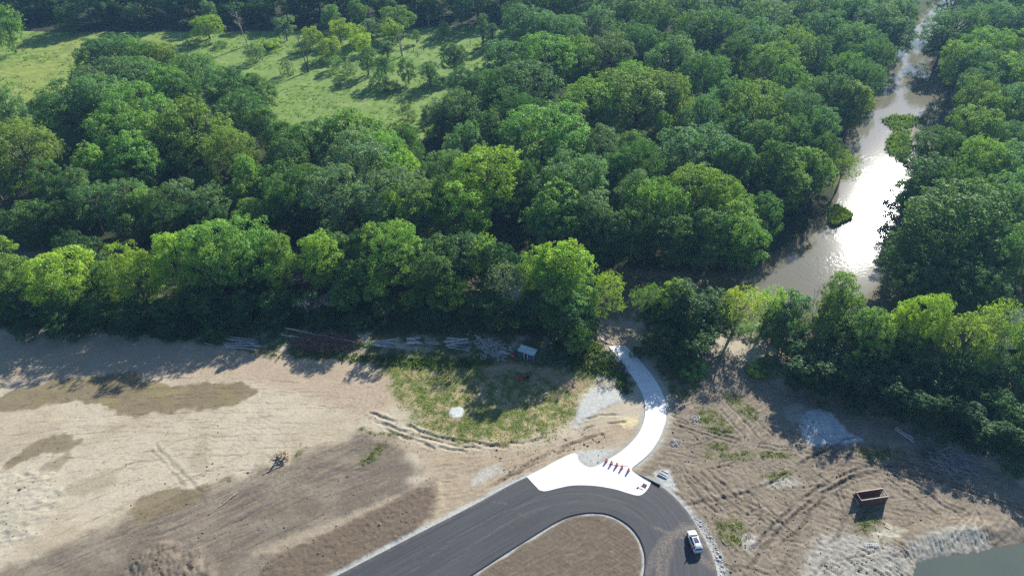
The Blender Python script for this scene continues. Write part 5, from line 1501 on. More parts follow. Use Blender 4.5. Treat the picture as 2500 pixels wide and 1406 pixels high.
o = brush('stump_pile', 688, 1119, 34, 30, 1.1, 60, 0.9, 0.09, M['tan_wood'], 'heap of pale stumps and roots on the open dirt', 87, 0.6, 0.6, 'root_tangle')
rg1 = np.random.default_rng(88)
bm = bmesh.new()
for k in range(16):
    d = Vector((rg1.normal() * 0.5, rg1.normal() * 0.45, abs(rg1.normal()) * 0.5 + 0.2)); e = d + Vector(rg1.normal(size=3)) * 0.6
    tube(bm, [d, e], [rg1.uniform(0.12, 0.24)] * 2, 8)
bm_obj('stump_blocks', bm, M['tan_wood'], o)
log_at((642, 1158), (690, 1136), 0, 0.1, 0.1, M['tan_wood'], 'pale root lying at the foot of the stump heap', None, 25, 'root')
log_at((536, 1238), (580, 1203), 0, 0.2, 0.1, M['tan_wood'], 'single pale branch on the dark soil', None, 26, 'branch')
log_at((1762, 1318), (1774, 1332), 0, 0, 0.07, M['tan_wood'], 'short pale stick on the weeds right of the car', None, 27, 'branch')

# ------------------------------------------------------------------ built objects
def thin_plastic(name, col):
    """Hollow plastic that lets sunlight glow through."""
    m = plain(name, col, 0.45, noise_amt=0.06)
    nt = m.node_tree; b = nt.nodes['Principled BSDF']; out = nt.nodes['Material Output']
    tr = nt.nodes.new('ShaderNodeBsdfTranslucent'); tr.inputs['Color'].default_value = (*col, 1)
    mx = nt.nodes.new('ShaderNodeMixShader'); mx.inputs[0].default_value = 0.5
    nt.links.new(b.outputs[0], mx.inputs[1]); nt.links.new(tr.outputs[0], mx.inputs[2]); nt.links.new(mx.outputs[0], out.inputs['Surface'])
    return m
M['orange'] = thin_plastic('orange_plastic', (0.85, 0.27, 0.18))
M['white_band'] = thin_plastic('white_reflective', (0.82, 0.80, 0.78))
M['rubber'] = plain('black_rubber', (0.022, 0.022, 0.024), 0.8, noise_amt=0.2)
M['rust'] = plain('rusty_steel', (0.115, 0.055, 0.036), 0.8, noise_amt=0.45, scale=1.2, bump=0.1)
M['worn_edge'] = plain('worn_pale_steel', (0.42, 0.34, 0.29), 0.7, noise_amt=0.25)
M['lumber'] = plain('lumber', (0.52, 0.44, 0.31), 0.8, noise_amt=0.2)
M['alu'] = plain('aluminium', (0.40, 0.43, 0.46), 0.5, metal=0.0, noise_amt=0.1)
M['shed_wall'] = plain('shed_wall', (0.055, 0.075, 0.13), 0.8, noise_amt=0.25)
M['shed_roof'] = plain('shed_roof', (0.46, 0.58, 0.55), 0.5, noise_amt=0.2, scale=1.0)
M['white_paint'] = plain('white_paint', (0.75, 0.75, 0.73), 0.5, noise_amt=0.06)
M['dark'] = plain('dark_interior', (0.02, 0.022, 0.025), 0.9)
M['red'] = plain('red_fabric', (0.55, 0.02, 0.02), 0.7, noise_amt=0.15)
M['black_plastic'] = plain('black_plastic', (0.015, 0.015, 0.016), 0.5)

def ring_stack(bm, prof, n=20):
    """Lathe: list of (radius, z)."""
    rings = [[bm.verts.new((r * math.cos(2 * math.pi * k / n), r * math.sin(2 * math.pi * k / n), z)) for k in range(n)] for r, z in prof]
    for a, b in zip(rings[:-1], rings[1:]):
        for k in range(n):
            bm.faces.new((a[k], a[(k + 1) % n], b[(k + 1) % n], b[k]))
    bm.faces.new(rings[0][::-1]); bm.faces.new(rings[-1])

def make_drum():
    o = empty('traffic_drum')
    bm = bmesh.new()
    ring_stack(bm, [(0.37, 0.0), (0.37, 0.04), (0.33, 0.065), (0.298, 0.07)], 8)
    bm_obj('rubber_base', bm, M['rubber'], o)
    prof = [(0.295, 0.08), (0.29, 0.26), (0.285, 0.265), (0.27, 0.45), (0.262, 0.455), (0.25, 0.62), (0.242, 0.625), (0.23, 0.78), (0.222, 0.785), (0.205, 0.93), (0.19, 0.97), (0.09, 0.985)]
    bm = bmesh.new(); ring_stack(bm, prof); bm_obj('body', bm, M['orange'], o, True)
    def rad(z): return float(np.interp(z, [p[1] for p in prof], [p[0] for p in prof]))
    for z0, z1 in ((0.28, 0.43), (0.475, 0.60), (0.80, 0.92)):
        bm = bmesh.new()
        n = 20; a = [[bm.verts.new(((rad(z) + 0.006) * math.cos(2 * math.pi * k / n), (rad(z) + 0.006) * math.sin(2 * math.pi * k / n), z)) for k in range(n)] for z in (z0, z1)]
        for k in range(n): bm.faces.new((a[0][k], a[0][(k + 1) % n], a[1][(k + 1) % n], a[1][k]))
        bm_obj('white_stripe', bm, M['white_band'], o)
    bm = bmesh.new()
    tube(bm, [(-0.08, 0, 0.98), (-0.07, 0, 1.06), (0.07, 0, 1.06), (0.08, 0, 0.98)], [0.02] * 4, 6)
    bm_obj('handle', bm, M['orange'], o)
    return o

def copy_tree(o, parent=None):
    c = o.copy(); COL.objects.link(c); c.parent = parent
    for ch in list(o.children):
        copy_tree(ch, c)
    return c
drum = make_drum()
DP = [(1480.8, 1125), (1492.8, 1131.2), (1505.8, 1136), (1518.4, 1142), (1534.3, 1149)]
dw = ['leftmost of the five orange and white traffic drums across the path', 'second orange and white traffic drum from the left across the path', 'middle one of the five orange and white traffic drums across the path',
      'fourth orange and white traffic drum from the left across the path', 'rightmost orange and white traffic drum, set apart from the other four']
for i, (px, py) in enumerate(DP):
    d = drum if i == 0 else copy_tree(drum)
    g = G(px, py, CZ); d.location = (g[0], g[1], CZ + 0.002); d.rotation_euler[2] = 0.7 * i; d.scale = (0.88, 0.88, 0.9)
    tag(d, dw[i], 'traffic drum', 'traffic drums blocking the path')

# --- rusty trench box
def trench_box():
    H = 2.3
    fl, fr_ = G(2104, 1220, H), G(2170, 1210.5, H); bl, br = G(2089, 1201, H), G(2158, 1190.5, H)
    c = (fl + fr_ + bl + br) / 4
    ux = ((fr_ - fl) + (br - bl)).normalized(); L = ((fr_ - fl).length + (br - bl).length) / 2
    uy = Vector((-ux.y, ux.x, 0)); Wd_ = abs(((bl + br) / 2 - (fl + fr_) / 2).dot(uy))
    zg = soil_z(c.x, c.y)
    o = empty('trench_box', (c.x, c.y, zg - 0.05), math.atan2(ux.y, ux.x))
    for sgn in (-1, 1):
        bm = bmesh.new(); box(bm, (0, sgn * Wd_ / 2, H / 2), (L, 0.12, H))
        for k in range(-2, 3):
            box(bm, (k * L / 5, sgn * (Wd_ / 2 + 0.075), H / 2), (0.1, 0.035, H * 0.94))
        p = bm_obj('side_panel', bm, M['rust'], o)
        bm = bmesh.new(); box(bm, (0, sgn * Wd_ / 2, H + 0.03), (L, 0.17, 0.06)); bm_obj('top_rail', bm, M['worn_edge'], p)
        bm = bmesh.new(); box(bm, (0, sgn * Wd_ / 2, 0.04), (L + 0.01, 0.16, 0.1)); bm_obj('bottom_rail', bm, M['rust'], p)
    for x in (-L / 2 + 0.12, L / 2 - 0.12, L / 2 - 0.62):
        for z in ((H - 0.12, 0.75) if x != L / 2 - 0.62 else (H - 0.55,)):
            bm = bmesh.new(); tube(bm, [(x, -Wd_ / 2, z), (x, Wd_ / 2, z)], [0.07, 0.07], 10); bm_obj('spreader', bm, M['worn_edge'], o)
    tag(o, 'rusty steel trench box with pale spreader bars on the churned soil', 'trench box')
trench_box()

# --- pallet, plank, ladder
def pallet():
    c = on_soil(2170, 1285)
    d = Vector(G(2183, 1288)) - Vector(G(2166, 1278))
    o = empty('pallet', c, math.atan2(d.y, d.x))
    for y in (-0.5, 0.0, 0.5):
        bm = bmesh.new(); box(bm, (0, y, 0.06), (1.25, 0.09, 0.09)); bm_obj('stringer', bm, M['lumber'], o)
    for k in range(6):
        bm = bmesh.new(); box(bm, (-0.55 + 0.22 * k, 0, 0.117), (0.12 if k % 2 else 0.15, 1.12, 0.022)); bm_obj('board', bm, M['lumber'], o)
    for k in range(3):
        bm = bmesh.new(); box(bm, (-0.5 + 0.5 * k, 0, 0.0), (0.12, 1.12, 0.02)); bm_obj('board', bm, M['lumber'], o)
    tag(o, 'small pale wooden pallet below the trench box', 'pallet')
    a, b = on_soil(2155, 1273), on_soil(2167, 1283)
    bm = bmesh.new(); dd = b - a
    box(bm, (0, 0, 0), (dd.length, 0.16, 0.05)); p = bm_obj('plank', bm, M['lumber']); p.location = (a + b) / 2 + Vector((0, 0, 0.1)); p.rotation_euler = (0, 0, math.atan2(dd.y, dd.x))
    tag(p, 'single pale plank leaning off the wooden pallet', 'plank')
pallet()

def ladder():
    a, b = on_soil(2109, 1330), on_soil(2146, 1331)
    d = b - a; L = d.length
    o = empty('ladder', (a + b) / 2 + Vector((0, 0, 0.25)), math.atan2(d.y, d.x))
    for s in (-0.26, 0.26):
        bm = bmesh.new(); box(bm, (0, s, 0), (L, 0.09, 0.05)); bm_obj('rail', bm, M['alu'], o)
    n = 9
    for k in range(n):
        bm = bmesh.new(); box(bm, (-L / 2 + L * (k + 0.5) / n, 0, 0), (0.09, 0.44, 0.04)); bm_obj('rung', bm, M['alu'], o)
    tag(o, 'pale metal ladder lying flat on the grey clay', 'ladder')
ladder()

# --- shed
def shed():
    zr = 2.55
    tl, tr_, brr, bl = G(1273, 840, zr + 0.15), G(1314, 853.3, zr + 0.15), G(1301.7, 868.3, zr - 0.15), G(1262.3, 855, zr - 0.15)
    c = (tl + tr_ + brr + bl) / 4
    ux = ((tr_ - tl) + (brr - bl)); ux.z = 0; L = ux.length / 2; ux.normalize(); uy = Vector((-ux.y, ux.x, 0))
    Dp = abs(((tl + tr_) / 2 - (bl + brr) / 2).dot(uy))
    o = empty('shed', (c.x, c.y, soil_z(c.x, c.y) - 0.05), math.atan2(ux.y, ux.x))
    w, d, h = L * 0.93, Dp * 0.84, zr - 0.12
    t = 0.08
    # back wall and side walls; the front is planked left and right of the doorway
    def wall(c_, s_): 
        bm = bmesh.new(); box(bm, c_, s_); return bm_obj('wall', bm, M['shed_wall'], o)
    wall((0, d / 2 - t / 2, h / 2 + 0.06), (w, t, h + 0.1)); wall((-w / 2 + t / 2, 0, h / 2), (t, d - 2 * t - 0.006, h)); wall((w / 2 - t / 2, 0, h / 2), (t, d - 2 * t - 0.006, h))
    def planks(x0, x1):
        n = max(3, int((x1 - x0) / 0.24)); s = (x1 - x0) / n
        for k in range(n):
            bm = bmesh.new(); box(bm, (x0 + s * (k + 0.5), -d / 2 + t / 2 + 0.006 * (k % 2), h / 2 - 0.06), (s - 0.015, t, h - 0.12)); bm_obj('wall_board', bm, M['shed_wall'], o)
    dx0, dx1 = -w * 0.09, w * 0.10
    planks(-w / 2, dx0 - 0.1); planks(dx1 + 0.1, w / 2)
    fr = empty('doorway'); fr.parent = o
    bm = bmesh.new()
    box(bm, (dx0 - 0.05, -d / 2 + 0.0, h / 2 - 0.06), (0.1, 0.14, h - 0.12)); box(bm, (dx1 + 0.05, -d / 2 + 0.0, h / 2 - 0.06), (0.1, 0.14, h - 0.12))
    bm_obj('door_frame', bm, M['white_paint'], fr)
    bm = bmesh.new(); box(bm, ((dx0 + dx1) / 2, -d / 2 + 0.25, h / 2 - 0.08), (dx1 - dx0, 0.04, h - 0.2)); bm_obj('door', bm, M['dark'], fr)
    # corner posts
    for sx in (-1, 1):
        bm = bmesh.new(); box(bm, (sx * (w / 2 + 0.03), -d / 2 - 0.012, h / 2 - 0.08), (0.06, 0.1, h - 0.1)); bm_obj('corner_post', bm, M['shed_wall'] if sx < 0 else M['alu'], o)
    # sloping roof of ribbed sheets
    rf = empty('roof', (0, 0, zr)); rf.parent = o
    slope = math.atan2(0.3, Dp)
    rf.rotation_euler = (slope, 0, 0)
    n = 5
    for k in range(n):
        x0 = -L / 2 + L * k / n
        bm = bmesh.new(); box(bm, (x0 + L / n / 2, 0, 0.004 * (k % 2)), (L / n - 0.006, Dp, 0.035))
        for q in (0.0, 0.5):
            box(bm, (x0 + L / n * (0.25 + q), 0, 0.03 + 0.004 * (k % 2)), (0.05, Dp - 0.02, 0.04))
        bm_obj('roof_sheet', bm, M['shed_roof'], rf)
    tag(o, 'small blue shed with pale green roof at the wood edge', 'shed')
shed()

def dome(px, py, r, h, label, spikes):
    c = on_soil(px, py)
    o = empty('fabric_dome', c)
    n = 10
    for k in range(n):
        a0, a1 = 2 * math.pi * k / n, 2 * math.pi * (k + 1) / n
        bm = bmesh.new(); rows = []
        for i in range(6):
            t = i / 5
            rr, z = r * math.sin(t * math.pi / 2 * 1.05) , h * math.cos(t * math.pi / 2)
            row = []
            for j in range(4):
                a = a0 + (a1 - a0) * j / 3
                dent = 1 - 0.10 * math.sin(math.pi * j / 3) * t
                row.append(bm.verts.new((rr * dent * math.cos(a), rr * dent * math.sin(a), max(z, 0.0) - 0.05 * h * math.sin(math.pi * j / 3))))
            rows.append(row)
        for i in range(5):
            for j in range(3):
                vs = [rows[i][j], rows[i + 1][j], rows[i + 1][j + 1], rows[i][j + 1]]
                bm.faces.new(vs)
        bmesh.ops.remove_doubles(bm, verts=bm.verts[:], dist=1e-4)
        p = bm_obj('panel', bm, M['red'], o, True)
    bm = bmesh.new()
    for k in range(n):
        a = 2 * math.pi * k / n
        tube(bm, [(r * math.sin(t * math.pi / 2 * 1.05) * math.cos(a), r * math.sin(t * math.pi / 2 * 1.05) * math.sin(a), max(h * math.cos(t * math.pi / 2), 0) + 0.015) for t in (0, 0.25, 0.5, 0.75, 1.0)], [0.02] * 5, 5)
    bm_obj('ribs', bm, M['red'] if spikes else M['dark'], o)
    tag(o, label, 'dome')
dome(1253, 869, 0.72, 0.75, 'dark red ribbed dome in the shade left of the shed', False)
dome(1271, 924, 0.72, 0.6, 'bright red ribbed dome on the grass below the shed', True)
def barrow():
    c = on_soil(1288, 925)
    o = empty('wheelbarrow', c, 0.4)
    bm = bmesh.new()
    a = [(-0.35, -0.25, 0.35), (0.35, -0.25, 0.35), (0.35, 0.25, 0.35), (-0.35, 0.25, 0.35)]; b = [(-0.6, -0.38, 0.65), (0.5, -0.38, 0.6), (0.5, 0.38, 0.6), (-0.6, 0.38, 0.65)]
    va = [bm.verts.new(p) for p in a]; vb = [bm.verts.new(p) for p in b]
    bm.faces.new(va)
    for k in range(4): bm.faces.new((va[k], va[(k + 1) % 4], vb[(k + 1) % 4], vb[k]))
    bm_obj('tray', bm, M['dark'], o)
    for s in (-0.24, 0.24):
        bm = bmesh.new(); tube(bm, [(-0.75, s * 0.3, 0.22), (0.3, s, 0.32), (1.0, s * 1.2, 0.55)], [0.025] * 3, 6); bm_obj('handle', bm, M['lumber'], o)
        bm = bmesh.new(); tube(bm, [(0.3, s, 0.34), (0.42, s, 0.0)], [0.02] * 2, 6); bm_obj('leg', bm, M['dark'], o)
    bm = bmesh.new(); tube(bm, [(-0.75, -0.05, 0.2), (-0.75, 0.05, 0.2)], [0.2, 0.2], 14); bm_obj('wheel', bm, M['rubber'], o)
    tag(o, 'small dark barrow right of the bright red dome', 'wheelbarrow')
barrow()

# --- items on the apron and beside it
def apron_items():
    c = G(1573.6, 1185.3, CZ); d = Vector(G(1590, 1177)) - Vector(G(1581, 1194))
    rz = math.atan2(d.y, d.x)
    o = empty('steel_grate', (c.x, c.y, CZ + 0.003), rz)
    bm = bmesh.new()
    for s in (-0.42, 0.42): box(bm, (0, s, 0.035), (0.9, 0.06, 0.07)); box(bm, (s, 0, 0.0345), (0.06, 0.779, 0.069))
    bm_obj('frame', bm, M['rust'], o)
    for k in range(6):
        bm = bmesh.new(); box(bm, (-0.33 + 0.13 * k, 0, 0.03), (0.085, 0.77, 0.05)); bm_obj('bar', bm, M['rust'], o)
    tag(o, 'rust brown steel grate at the right corner of the apron', 'grate')
    c = G(1567.5, 1190.2, CZ)
    o = empty('metal_frame', (c.x, c.y, CZ + 0.003), rz)
    for s in (-0.4, 0.4):
        bm = bmesh.new(); box(bm, (0, s, 0.03), (0.86, 0.05, 0.06)); bm_obj('frame_bar', bm, M['rust'], o)
        bm = bmesh.new(); box(bm, (s, 0, 0.03), (0.05, 0.748, 0.06)); bm_obj('frame_bar', bm, M['rust'], o)
    tag(o, 'empty thin metal frame next to the rusty grate', 'frame')
    c = G(1557, 1190.4, CZ)
    o = empty('sand_bag', (c.x, c.y, CZ + 0.002), 0.5)
    bm = bmesh.new(); bmesh.ops.create_uvsphere(bm, u_segments=14, v_segments=8, radius=1.0)
    for v in bm.verts:
        k = 1 + 0.25 * abs(v.co.x) ** 3 * (1 if abs(v.co.y) > 0.2 else -0.4)
        v.co = Vector((v.co.x * 0.3, v.co.y * 0.16 * k, max(v.co.z, -0.8) * 0.09 + 0.075))
    bm_obj('bag', bm, M['dark'], o, True)
    tag(o, 'small dark bundle left of the empty metal frame', 'bag')
    # black strip along the edge, shaped as a tapering ribbed tube
    a, b = G(1543.5, 1150.5), G(1609.5, 1184.5)
    o = empty('black_strip', (a.x, a.y, 0.12), math.atan2((b - a).y, (b - a).x))
    L = (b - a).length
    bm = bmesh.new()
    pts, rads = [], []
    n = 60
    for k in range(n + 1):
        t = k / n
        pts.append((L * t, 0, -0.12 + 0.17 * min(1, t * 2.2))); rads.append((0.10 + 0.12 * t) * (1.06 if k % 2 else 0.94))
    tube(bm, pts, rads, 12); bm_obj('corrugated_body', bm, M['black_plastic'], o, False)
    bm = bmesh.new(); tube(bm, [(L - 0.02, 0, 0.05), (L + 0.2, 0, 0.05)], [0.26, 0.26], 14); bm_obj('end_collar', bm, M['black_plastic'], o)
    tag(o, 'long black strip along the right edge of the concrete apron', 'pipe')
    # concrete inlet box
    c = on_soil(1620, 1158); rz2 = math.atan2((b - a).y, (b - a).x)
    o = empty('drain_inlet', c, rz2)
    bm = bmesh.new(); box(bm, (0, 0, 0.1), (2.0, 1.5, 0.32)); bm_obj('concrete_box', bm, M['stone'], o)
    for s in (-0.42, 0.42):
        bm = bmesh.new(); box(bm, (0, s, 0.255), (1.6, 0.16, 0.03)); bm_obj('slot', bm, M['dark'], o)
        bm = bmesh.new(); box(bm, (0, s + 0.14, 0.30), (1.7, 0.08, 0.1)); bm_obj('slot_kerb', bm, M['pale_stone'], o)
    tag(o, 'square concrete drain inlet with two slots beside the apron', 'drain')
apron_items()

# --- the car
def car_paint():
    m = plain('white_car_paint', (0.78, 0.79, 0.80), 0.25, noise_amt=0.03)
    m.node_tree.nodes['Principled BSDF'].inputs['Coat Weight'].default_value = 0.6
    return m
M['car_white'] = car_paint()
M['glass'] = plain('car_glass', (0.012, 0.016, 0.022), 0.06, noise_amt=0.1, spec=0.6)
M['roof_glass'] = plain('roof_glass', (0.03, 0.045, 0.08), 0.3, noise_amt=0.1)
M['lamp_white'] = plain('headlamp', (0.6, 0.62, 0.65), 0.15, noise_amt=0.05)
M['lamp_red'] = plain('tail_lamp', (0.35, 0.01, 0.01), 0.2, noise_amt=0.05)
M['rim'] = plain('alloy_rim', (0.45, 0.46, 0.48), 0.3, metal=0.8, noise_amt=0.05)
M['bumper'] = plain('bumper', (0.22, 0.27, 0.31), 0.45, noise_amt=0.1)

def loft(bm, secs, close_ends=True):
    rings = [[bm.verts.new(p) for p in s] for s in secs]
    n = len(rings[0])
    for a, b in zip(rings[:-1], rings[1:]):
        for k in range(n):
            bm.faces.new((a[k], a[(k + 1) % n], b[(k + 1) % n], b[k]))
    if close_ends:
        bm.faces.new(rings[0][::-1]); bm.faces.new(rings[-1])
    bmesh.ops.recalc_face_normals(bm, faces=bm.faces[:])

def build_car():
    rear, front = G(1704.3, 1346, 0.5), G(1688.2, 1297, 0.85)
    d = front - rear; d.z = 0
    c = (front + rear) / 2
    rz = math.atan2(d.y, d.x)
    o = empty('white_suv', (c.x, c.y, 0.085), rz)
    # lower body; x forward, half width w, belt height b
    st = [(-2.32, 0.74, 0.42, 0.80), (-2.24, 0.86, 0.34, 0.98), (-1.9, 0.92, 0.28, 1.02), (-1.2, 0.935, 0.25, 1.02), (0.0, 0.935, 0.25, 1.0), (0.75, 0.93, 0.25, 0.99), (1.2, 0.92, 0.26, 0.99), (1.75, 0.90, 0.30, 0.94), (2.1, 0.84, 0.34, 0.84), (2.3, 0.70, 0.42, 0.68), (2.36, 0.55, 0.46, 0.60)]
    secs = []
    for x, w, zb, b in st:
        secs.append([(x, -w * 0.86, zb), (x, -w * 0.985, zb + 0.16), (x, -w, zb + 0.34 * (b - zb) + 0.08), (x, -w * 0.975, b - 0.1), (x, -w * 0.90, b - 0.01), (x, -w * 0.5, b + 0.035), (x, 0, b + 0.045), (x, w * 0.5, b + 0.035), (x, w * 0.90, b - 0.01), (x, w * 0.975, b - 0.1), (x, w, zb + 0.34 * (b - zb) + 0.08), (x, w * 0.985, zb + 0.16), (x, w * 0.86, zb)])
    bm = bmesh.new(); loft(bm, secs); body = bm_obj('body', bm, M['car_white'], o, True)
    # greenhouse (dark glass block) with a white roof shell and pillars over it
    gh = [(-2.12, 0.80, 0.70, 0.98, 1.06), (-1.85, 0.83, 0.66, 0.99, 1.50), (-1.3, 0.85, 0.65, 0.99, 1.61), (-0.3, 0.86, 0.65, 0.99, 1.64), (0.35, 0.85, 0.63, 0.98, 1.60), (0.75, 0.84, 0.68, 0.98, 1.38), (1.22, 0.82, 0.76, 0.98, 1.05)]
    bm = bmesh.new(); loft(bm, [[(x, -wb, zb), (x, -wt, zt - 0.03), (x, -wt * 0.6, zt), (x, wt * 0.6, zt), (x, wt, zt - 0.03), (x, wb, zb)] for x, wb, wt, zb, zt in gh]); bm_obj('cabin_glass', bm, M['glass'], o, True)
    bm = bmesh.new()
    rf = [(-1.98, 0.66, 1.36), (-1.82, 0.68, 1.53), (-1.3, 0.675, 1.645), (-0.3, 0.675, 1.675), (0.3, 0.655, 1.64), (0.42, 0.64, 1.60)]
    loft(bm, [[(x, -w, z - 0.07), (x, -w * 0.98, z - 0.02), (x, -w * 0.6, z), (x, w * 0.6, z), (x, w * 0.98, z - 0.02), (x, w, z - 0.07)] for x, w, z in rf]); roof = bm_obj('roof', bm, M['car_white'], o, True)
    bm = bmesh.new(); loft(bm, [[(x, -0.42, z), (x, -0.42, z + 0.02), (x, 0.42, z + 0.02), (x, 0.42, z)] for x, z in ((-0.95, 1.655), (-0.4, 1.672), (0.0, 1.662), (0.25, 1.645))]); bm_obj('sunroof', bm, M['roof_glass'], roof)
    for s in (-1, 1):
        bm = bmesh.new(); tube(bm, [(-1.7, s * 0.64, 1.60), (-1.2, s * 0.64, 1.695), (0.1, s * 0.62, 1.70), (0.3, s * 0.61, 1.655)], [0.02] * 4, 6); bm_obj('roof_rail', bm, M['alu'], roof)
        for nm, p0, p1, wd in (('pillar', (0.42, s * 0.64, 1.58), (1.2, s * 0.83, 1.0), 0.05), ('pillar', (-0.35, s * 0.66, 1.6), (-0.4, s * 0.868, 1.0), 0.05), ('pillar', (-1.35, s * 0.66, 1.58), (-1.5, s * 0.85, 1.0), 0.09), ('pillar', (-1.9, s * 0.66, 1.44), (-2.12, s * 0.81, 1.0), 0.08)):
            bm = bmesh.new(); tube(bm, [p0, p1], [wd, wd], 6); bm_obj(nm, bm, M['car_white'], o)
        bm = bmesh.new(); box(bm, (0.78, s * 1.0, 1.05), (0.16, 0.2, 0.14)); bmesh.ops.bevel(bm, geom=bm.edges[:], offset=0.03, segments=2, affect='EDGES'); bm_obj('mirror', bm, M['car_white'], o)
        bm = bmesh.new(); box(bm, (2.14, s * 0.66, 0.74), (0.26, 0.28, 0.12), Matrix.Rotation(-s * 0.45, 3, 'Z')); bm_obj('headlight', bm, M['lamp_white'], o)
        bm = bmesh.new(); box(bm, (-2.23, s * 0.70, 0.86), (0.14, 0.26, 0.16), Matrix.Rotation(s * 0.35, 3, 'Z')); bm_obj('taillight', bm, M['lamp_red'], o)
        for x, nm in ((0.2, 'front'), (-0.95, 'rear')):
            bm = bmesh.new(); box(bm, (x, s * 0.938, 0.78), (0.2, 0.03, 0.03)); bm_obj('door_handle', bm, M['alu'], o)
        for x in (-1.42, 1.45):
            wh = empty('wheel', (x, s * 0.82, 0.36)); wh.parent = o
            bm = bmesh.new(); tube(bm, [(0, -0.12 , 0), (0, -0.1, 0), (0, 0.1, 0), (0, 0.12, 0)], [0.30, 0.36, 0.36, 0.30], 20); bm_obj('tyre', bm, M['rubber'], wh)
            bm = bmesh.new(); tube(bm, [(0, s * 0.10, 0), (0, s * 0.128, 0)], [0.23, 0.21], 14); bm_obj('rim', bm, M['rim'], wh)
            bm = bmesh.new(); ring = [(0.44 * math.cos(a), s * 0.115, 0.44 * math.sin(a)) for a in np.linspace(-0.35, math.pi + 0.35, 12)]; tube(bm, ring, [0.035] * 12, 5)
            a_ = bm_obj('wheel_arch', bm, M['black_plastic'], o); a_.location = (x, s * 0.82, 0.36)
    bm = bmesh.new(); box(bm, (-2.31, 0, 0.52), (0.12, 1.5, 0.26)); bmesh.ops.bevel(bm, geom=bm.edges[:], offset=0.04, segments=2, affect='EDGES'); bm_obj('rear_bumper', bm, M['bumper'], o)
    bm = bmesh.new(); box(bm, (-2.30, 0, 0.80), (0.05, 0.5, 0.12)); bm_obj('plate', bm, M['white_paint'], o)
    bm = bmesh.new(); box(bm, (2.33, 0, 0.52), (0.08, 0.9, 0.16)); bm_obj('grille', bm, M['black_plastic'], o)
    tag(o, 'white suv with dark glass sunroof parked on the asphalt loop', 'car')
    return o
CAR = build_car()

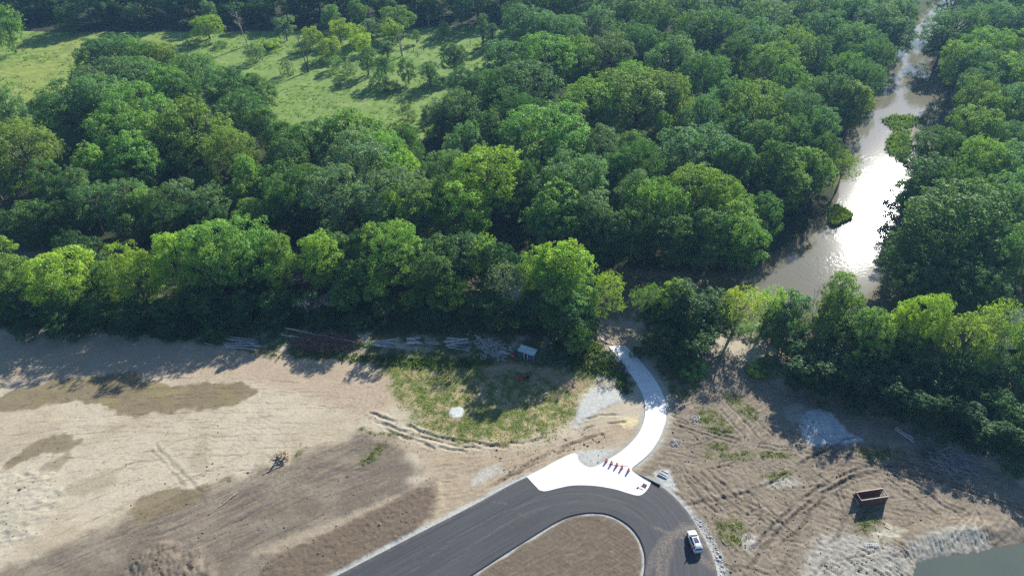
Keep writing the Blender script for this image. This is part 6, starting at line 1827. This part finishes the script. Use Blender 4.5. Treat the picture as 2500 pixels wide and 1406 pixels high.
# --- the person beside the car
def build_person():
    M['skin'] = plain('skin', (0.52, 0.32, 0.24), 0.6, noise_amt=0.06)
    M['pink_shirt'] = plain('pink_shirt', (0.55, 0.23, 0.21), 0.85, noise_amt=0.12)
    M['dark_shorts'] = plain('dark_shorts', (0.05, 0.055, 0.07), 0.9, noise_amt=0.12)
    M['hair'] = plain('hair', (0.30, 0.21, 0.13), 0.8, noise_amt=0.2)
    V, E, Rr = [], [], []
    def v(p, r, par=None):
        V.append(p); Rr.append(r); i = len(V) - 1
        if par is not None: E.append((par, i))
        return i
    # facing +x
    pel = v((0, 0, 0.96), 0.125)
    wst = v((0.01, 0, 1.10), 0.115, pel); ch = v((0.02, 0, 1.30), 0.14, wst); nk0 = v((0.02, 0, 1.45), 0.075, ch); nk = v((0.03, 0, 1.53), 0.052, nk0)
    hd = v((0.045, 0, 1.62), 0.085, nk); hd2 = v((0.045, 0, 1.70), 0.085, hd); v((0.03, 0, 1.755), 0.05, hd2)
    for s in (-1, 1):
        hp = v((0, s * 0.10, 0.90), 0.095, pel); kn = v((0.03 + 0.05 * s, s * 0.115, 0.50), 0.06, hp); cf = v((0.01 + 0.05 * s, s * 0.12, 0.34), 0.055, kn); an = v((-0.02 + 0.05 * s, s * 0.12, 0.09), 0.036, cf)
        ft = v((0.06 + 0.05 * s, s * 0.125, 0.045), 0.04, an); v((0.15 + 0.05 * s, s * 0.135, 0.03), 0.028, ft)
        sh = v((0.02, s * 0.19, 1.41), 0.068, nk0)
        el = v((0.14, s * 0.26, 1.18), 0.045, sh); wr = v((0.37, s * 0.20, 1.22), 0.03, el); pm = v((0.44, s * 0.19, 1.225), 0.034, wr)
        for k in range(4):
            y = s * (0.155 + 0.024 * k); a = v((0.475, y, 1.23), 0.0105, pm); b = v((0.51 + 0.008 * (1.5 - abs(k - 1.5)), y, 1.222), 0.0095, a); v((0.53 + 0.01 * (1.5 - abs(k - 1.5)), y, 1.20), 0.008, b)
        t = v((0.44, s * 0.145, 1.235), 0.011, pm); v((0.465, s * 0.128, 1.235), 0.009, t)
    me = bpy.data.meshes.new('body'); me.from_pydata(V, E, [])
    ob = bpy.data.objects.new('tmp_body', me); COL.objects.link(ob)
    sk = ob.modifiers.new('skin', 'SKIN')
    if not me.skin_vertices: me.skin_vertices.new()
    for i, r in enumerate(Rr): me.skin_vertices[0].data[i].radius = (r, r)
    me.skin_vertices[0].data[0].use_root = True
    sb = ob.modifiers.new('sub', 'SUBSURF'); sb.levels = 2; sb.render_levels = 2
    dg = bpy.context.evaluated_depsgraph_get()
    m2 = bpy.data.meshes.new_from_object(ob.evaluated_get(dg))
    bpy.data.objects.remove(ob)
    m2.materials.clear()
    for k in ('skin', 'pink_shirt', 'dark_shorts', 'black_plastic'): m2.materials.append(M[k])
    for p in m2.polygons:
        c = p.center; arm = abs(c.y) > 0.155 and c.z > 1.02
        if c.z < 0.075: p.material_index = 3
        elif c.z < 0.48: p.material_index = 0
        elif c.z < 1.0 and not arm: p.material_index = 2
        elif c.z < 1.475 and not (c.x > 0.13): p.material_index = 1
        else: p.material_index = 0
    g = G(1686.3, 1342.5, 0.085)
    o = empty('person', (g[0], g[1], 0.09))
    dr = Vector((CAR.location.x, CAR.location.y, 0)) - Vector((g[0], g[1], 0))
    perp = Matrix.Rotation(CAR.rotation_euler[2], 3, 'Z') @ Vector((0, -1, 0))
    if perp.dot(dr) < 0: perp = -perp
    o.rotation_euler[2] = math.atan2(perp.y, perp.x)
    link_mesh('body', m2, None, o, True)
    bm = bmesh.new(); bmesh.ops.create_uvsphere(bm, u_segments=16, v_segments=10, radius=0.108, matrix=Matrix.Translation((0.03, 0, 1.69)))
    for f in [f for f in bm.faces if f.calc_center_median().x > 0.075 and f.calc_center_median().z < 1.72 or f.calc_center_median().z < 1.62]: bm.faces.remove(f)
    bm_obj('hair', bm, M['hair'], o, True)
    bm = bmesh.new()
    for s in (-1, 1): bmesh.ops.create_uvsphere(bm, u_segments=8, v_segments=6, radius=0.012, matrix=Matrix.Translation((0.126, s * 0.032, 1.665)))
    bm_obj('eyes', bm, M['dark'], o)
    bm = bmesh.new(); bmesh.ops.create_cone(bm, segments=8, radius1=0.02, radius2=0.008, depth=0.05, matrix=Matrix.Translation((0.14, 0, 1.635))); bm_obj('nose', bm, M['skin'], o)
    bm = bmesh.new(); box(bm, (0.122, 0, 1.60), (0.01, 0.045, 0.01)); bm_obj('mouth', bm, M['pink_shirt'], o)
    for s in (-1, 1):
        bm = bmesh.new(); bmesh.ops.create_uvsphere(bm, u_segments=8, v_segments=6, radius=0.026, matrix=Matrix.Translation((0.03, s * 0.092, 1.65)) @ Matrix.Diagonal((0.8, 0.4, 1.2, 1))); bm_obj('ear', bm, M['skin'], o)
    tag(o, 'person in a pink shirt standing at the rear side of the white car', 'person')
build_person()

# ------------------------------------------------------------------ haze
def build_haze():
    bm = bmesh.new()
    box(bm, (0, 265, 60.5), (10800, 10560, 131))
    o = bm_obj('haze', bm)
    m = bpy.data.materials.new('haze'); m.use_nodes = True
    nt = m.node_tree; nt.nodes.clear()
    out = nt.nodes.new('ShaderNodeOutputMaterial')
    v = nt.nodes.new('ShaderNodeVolumePrincipled')
    v.inputs['Color'].default_value = (0.3, 0.58, 1.0, 1)
    v.inputs['Density'].default_value = 0.00014
    v.inputs['Anisotropy'].default_value = 0.2
    nt.links.new(v.outputs[0], out.inputs['Volume'])
    o.data.materials.append(m)
    tag(o, 'thin bluish summer haze over the whole valley', 'haze', kind='stuff')
build_haze()
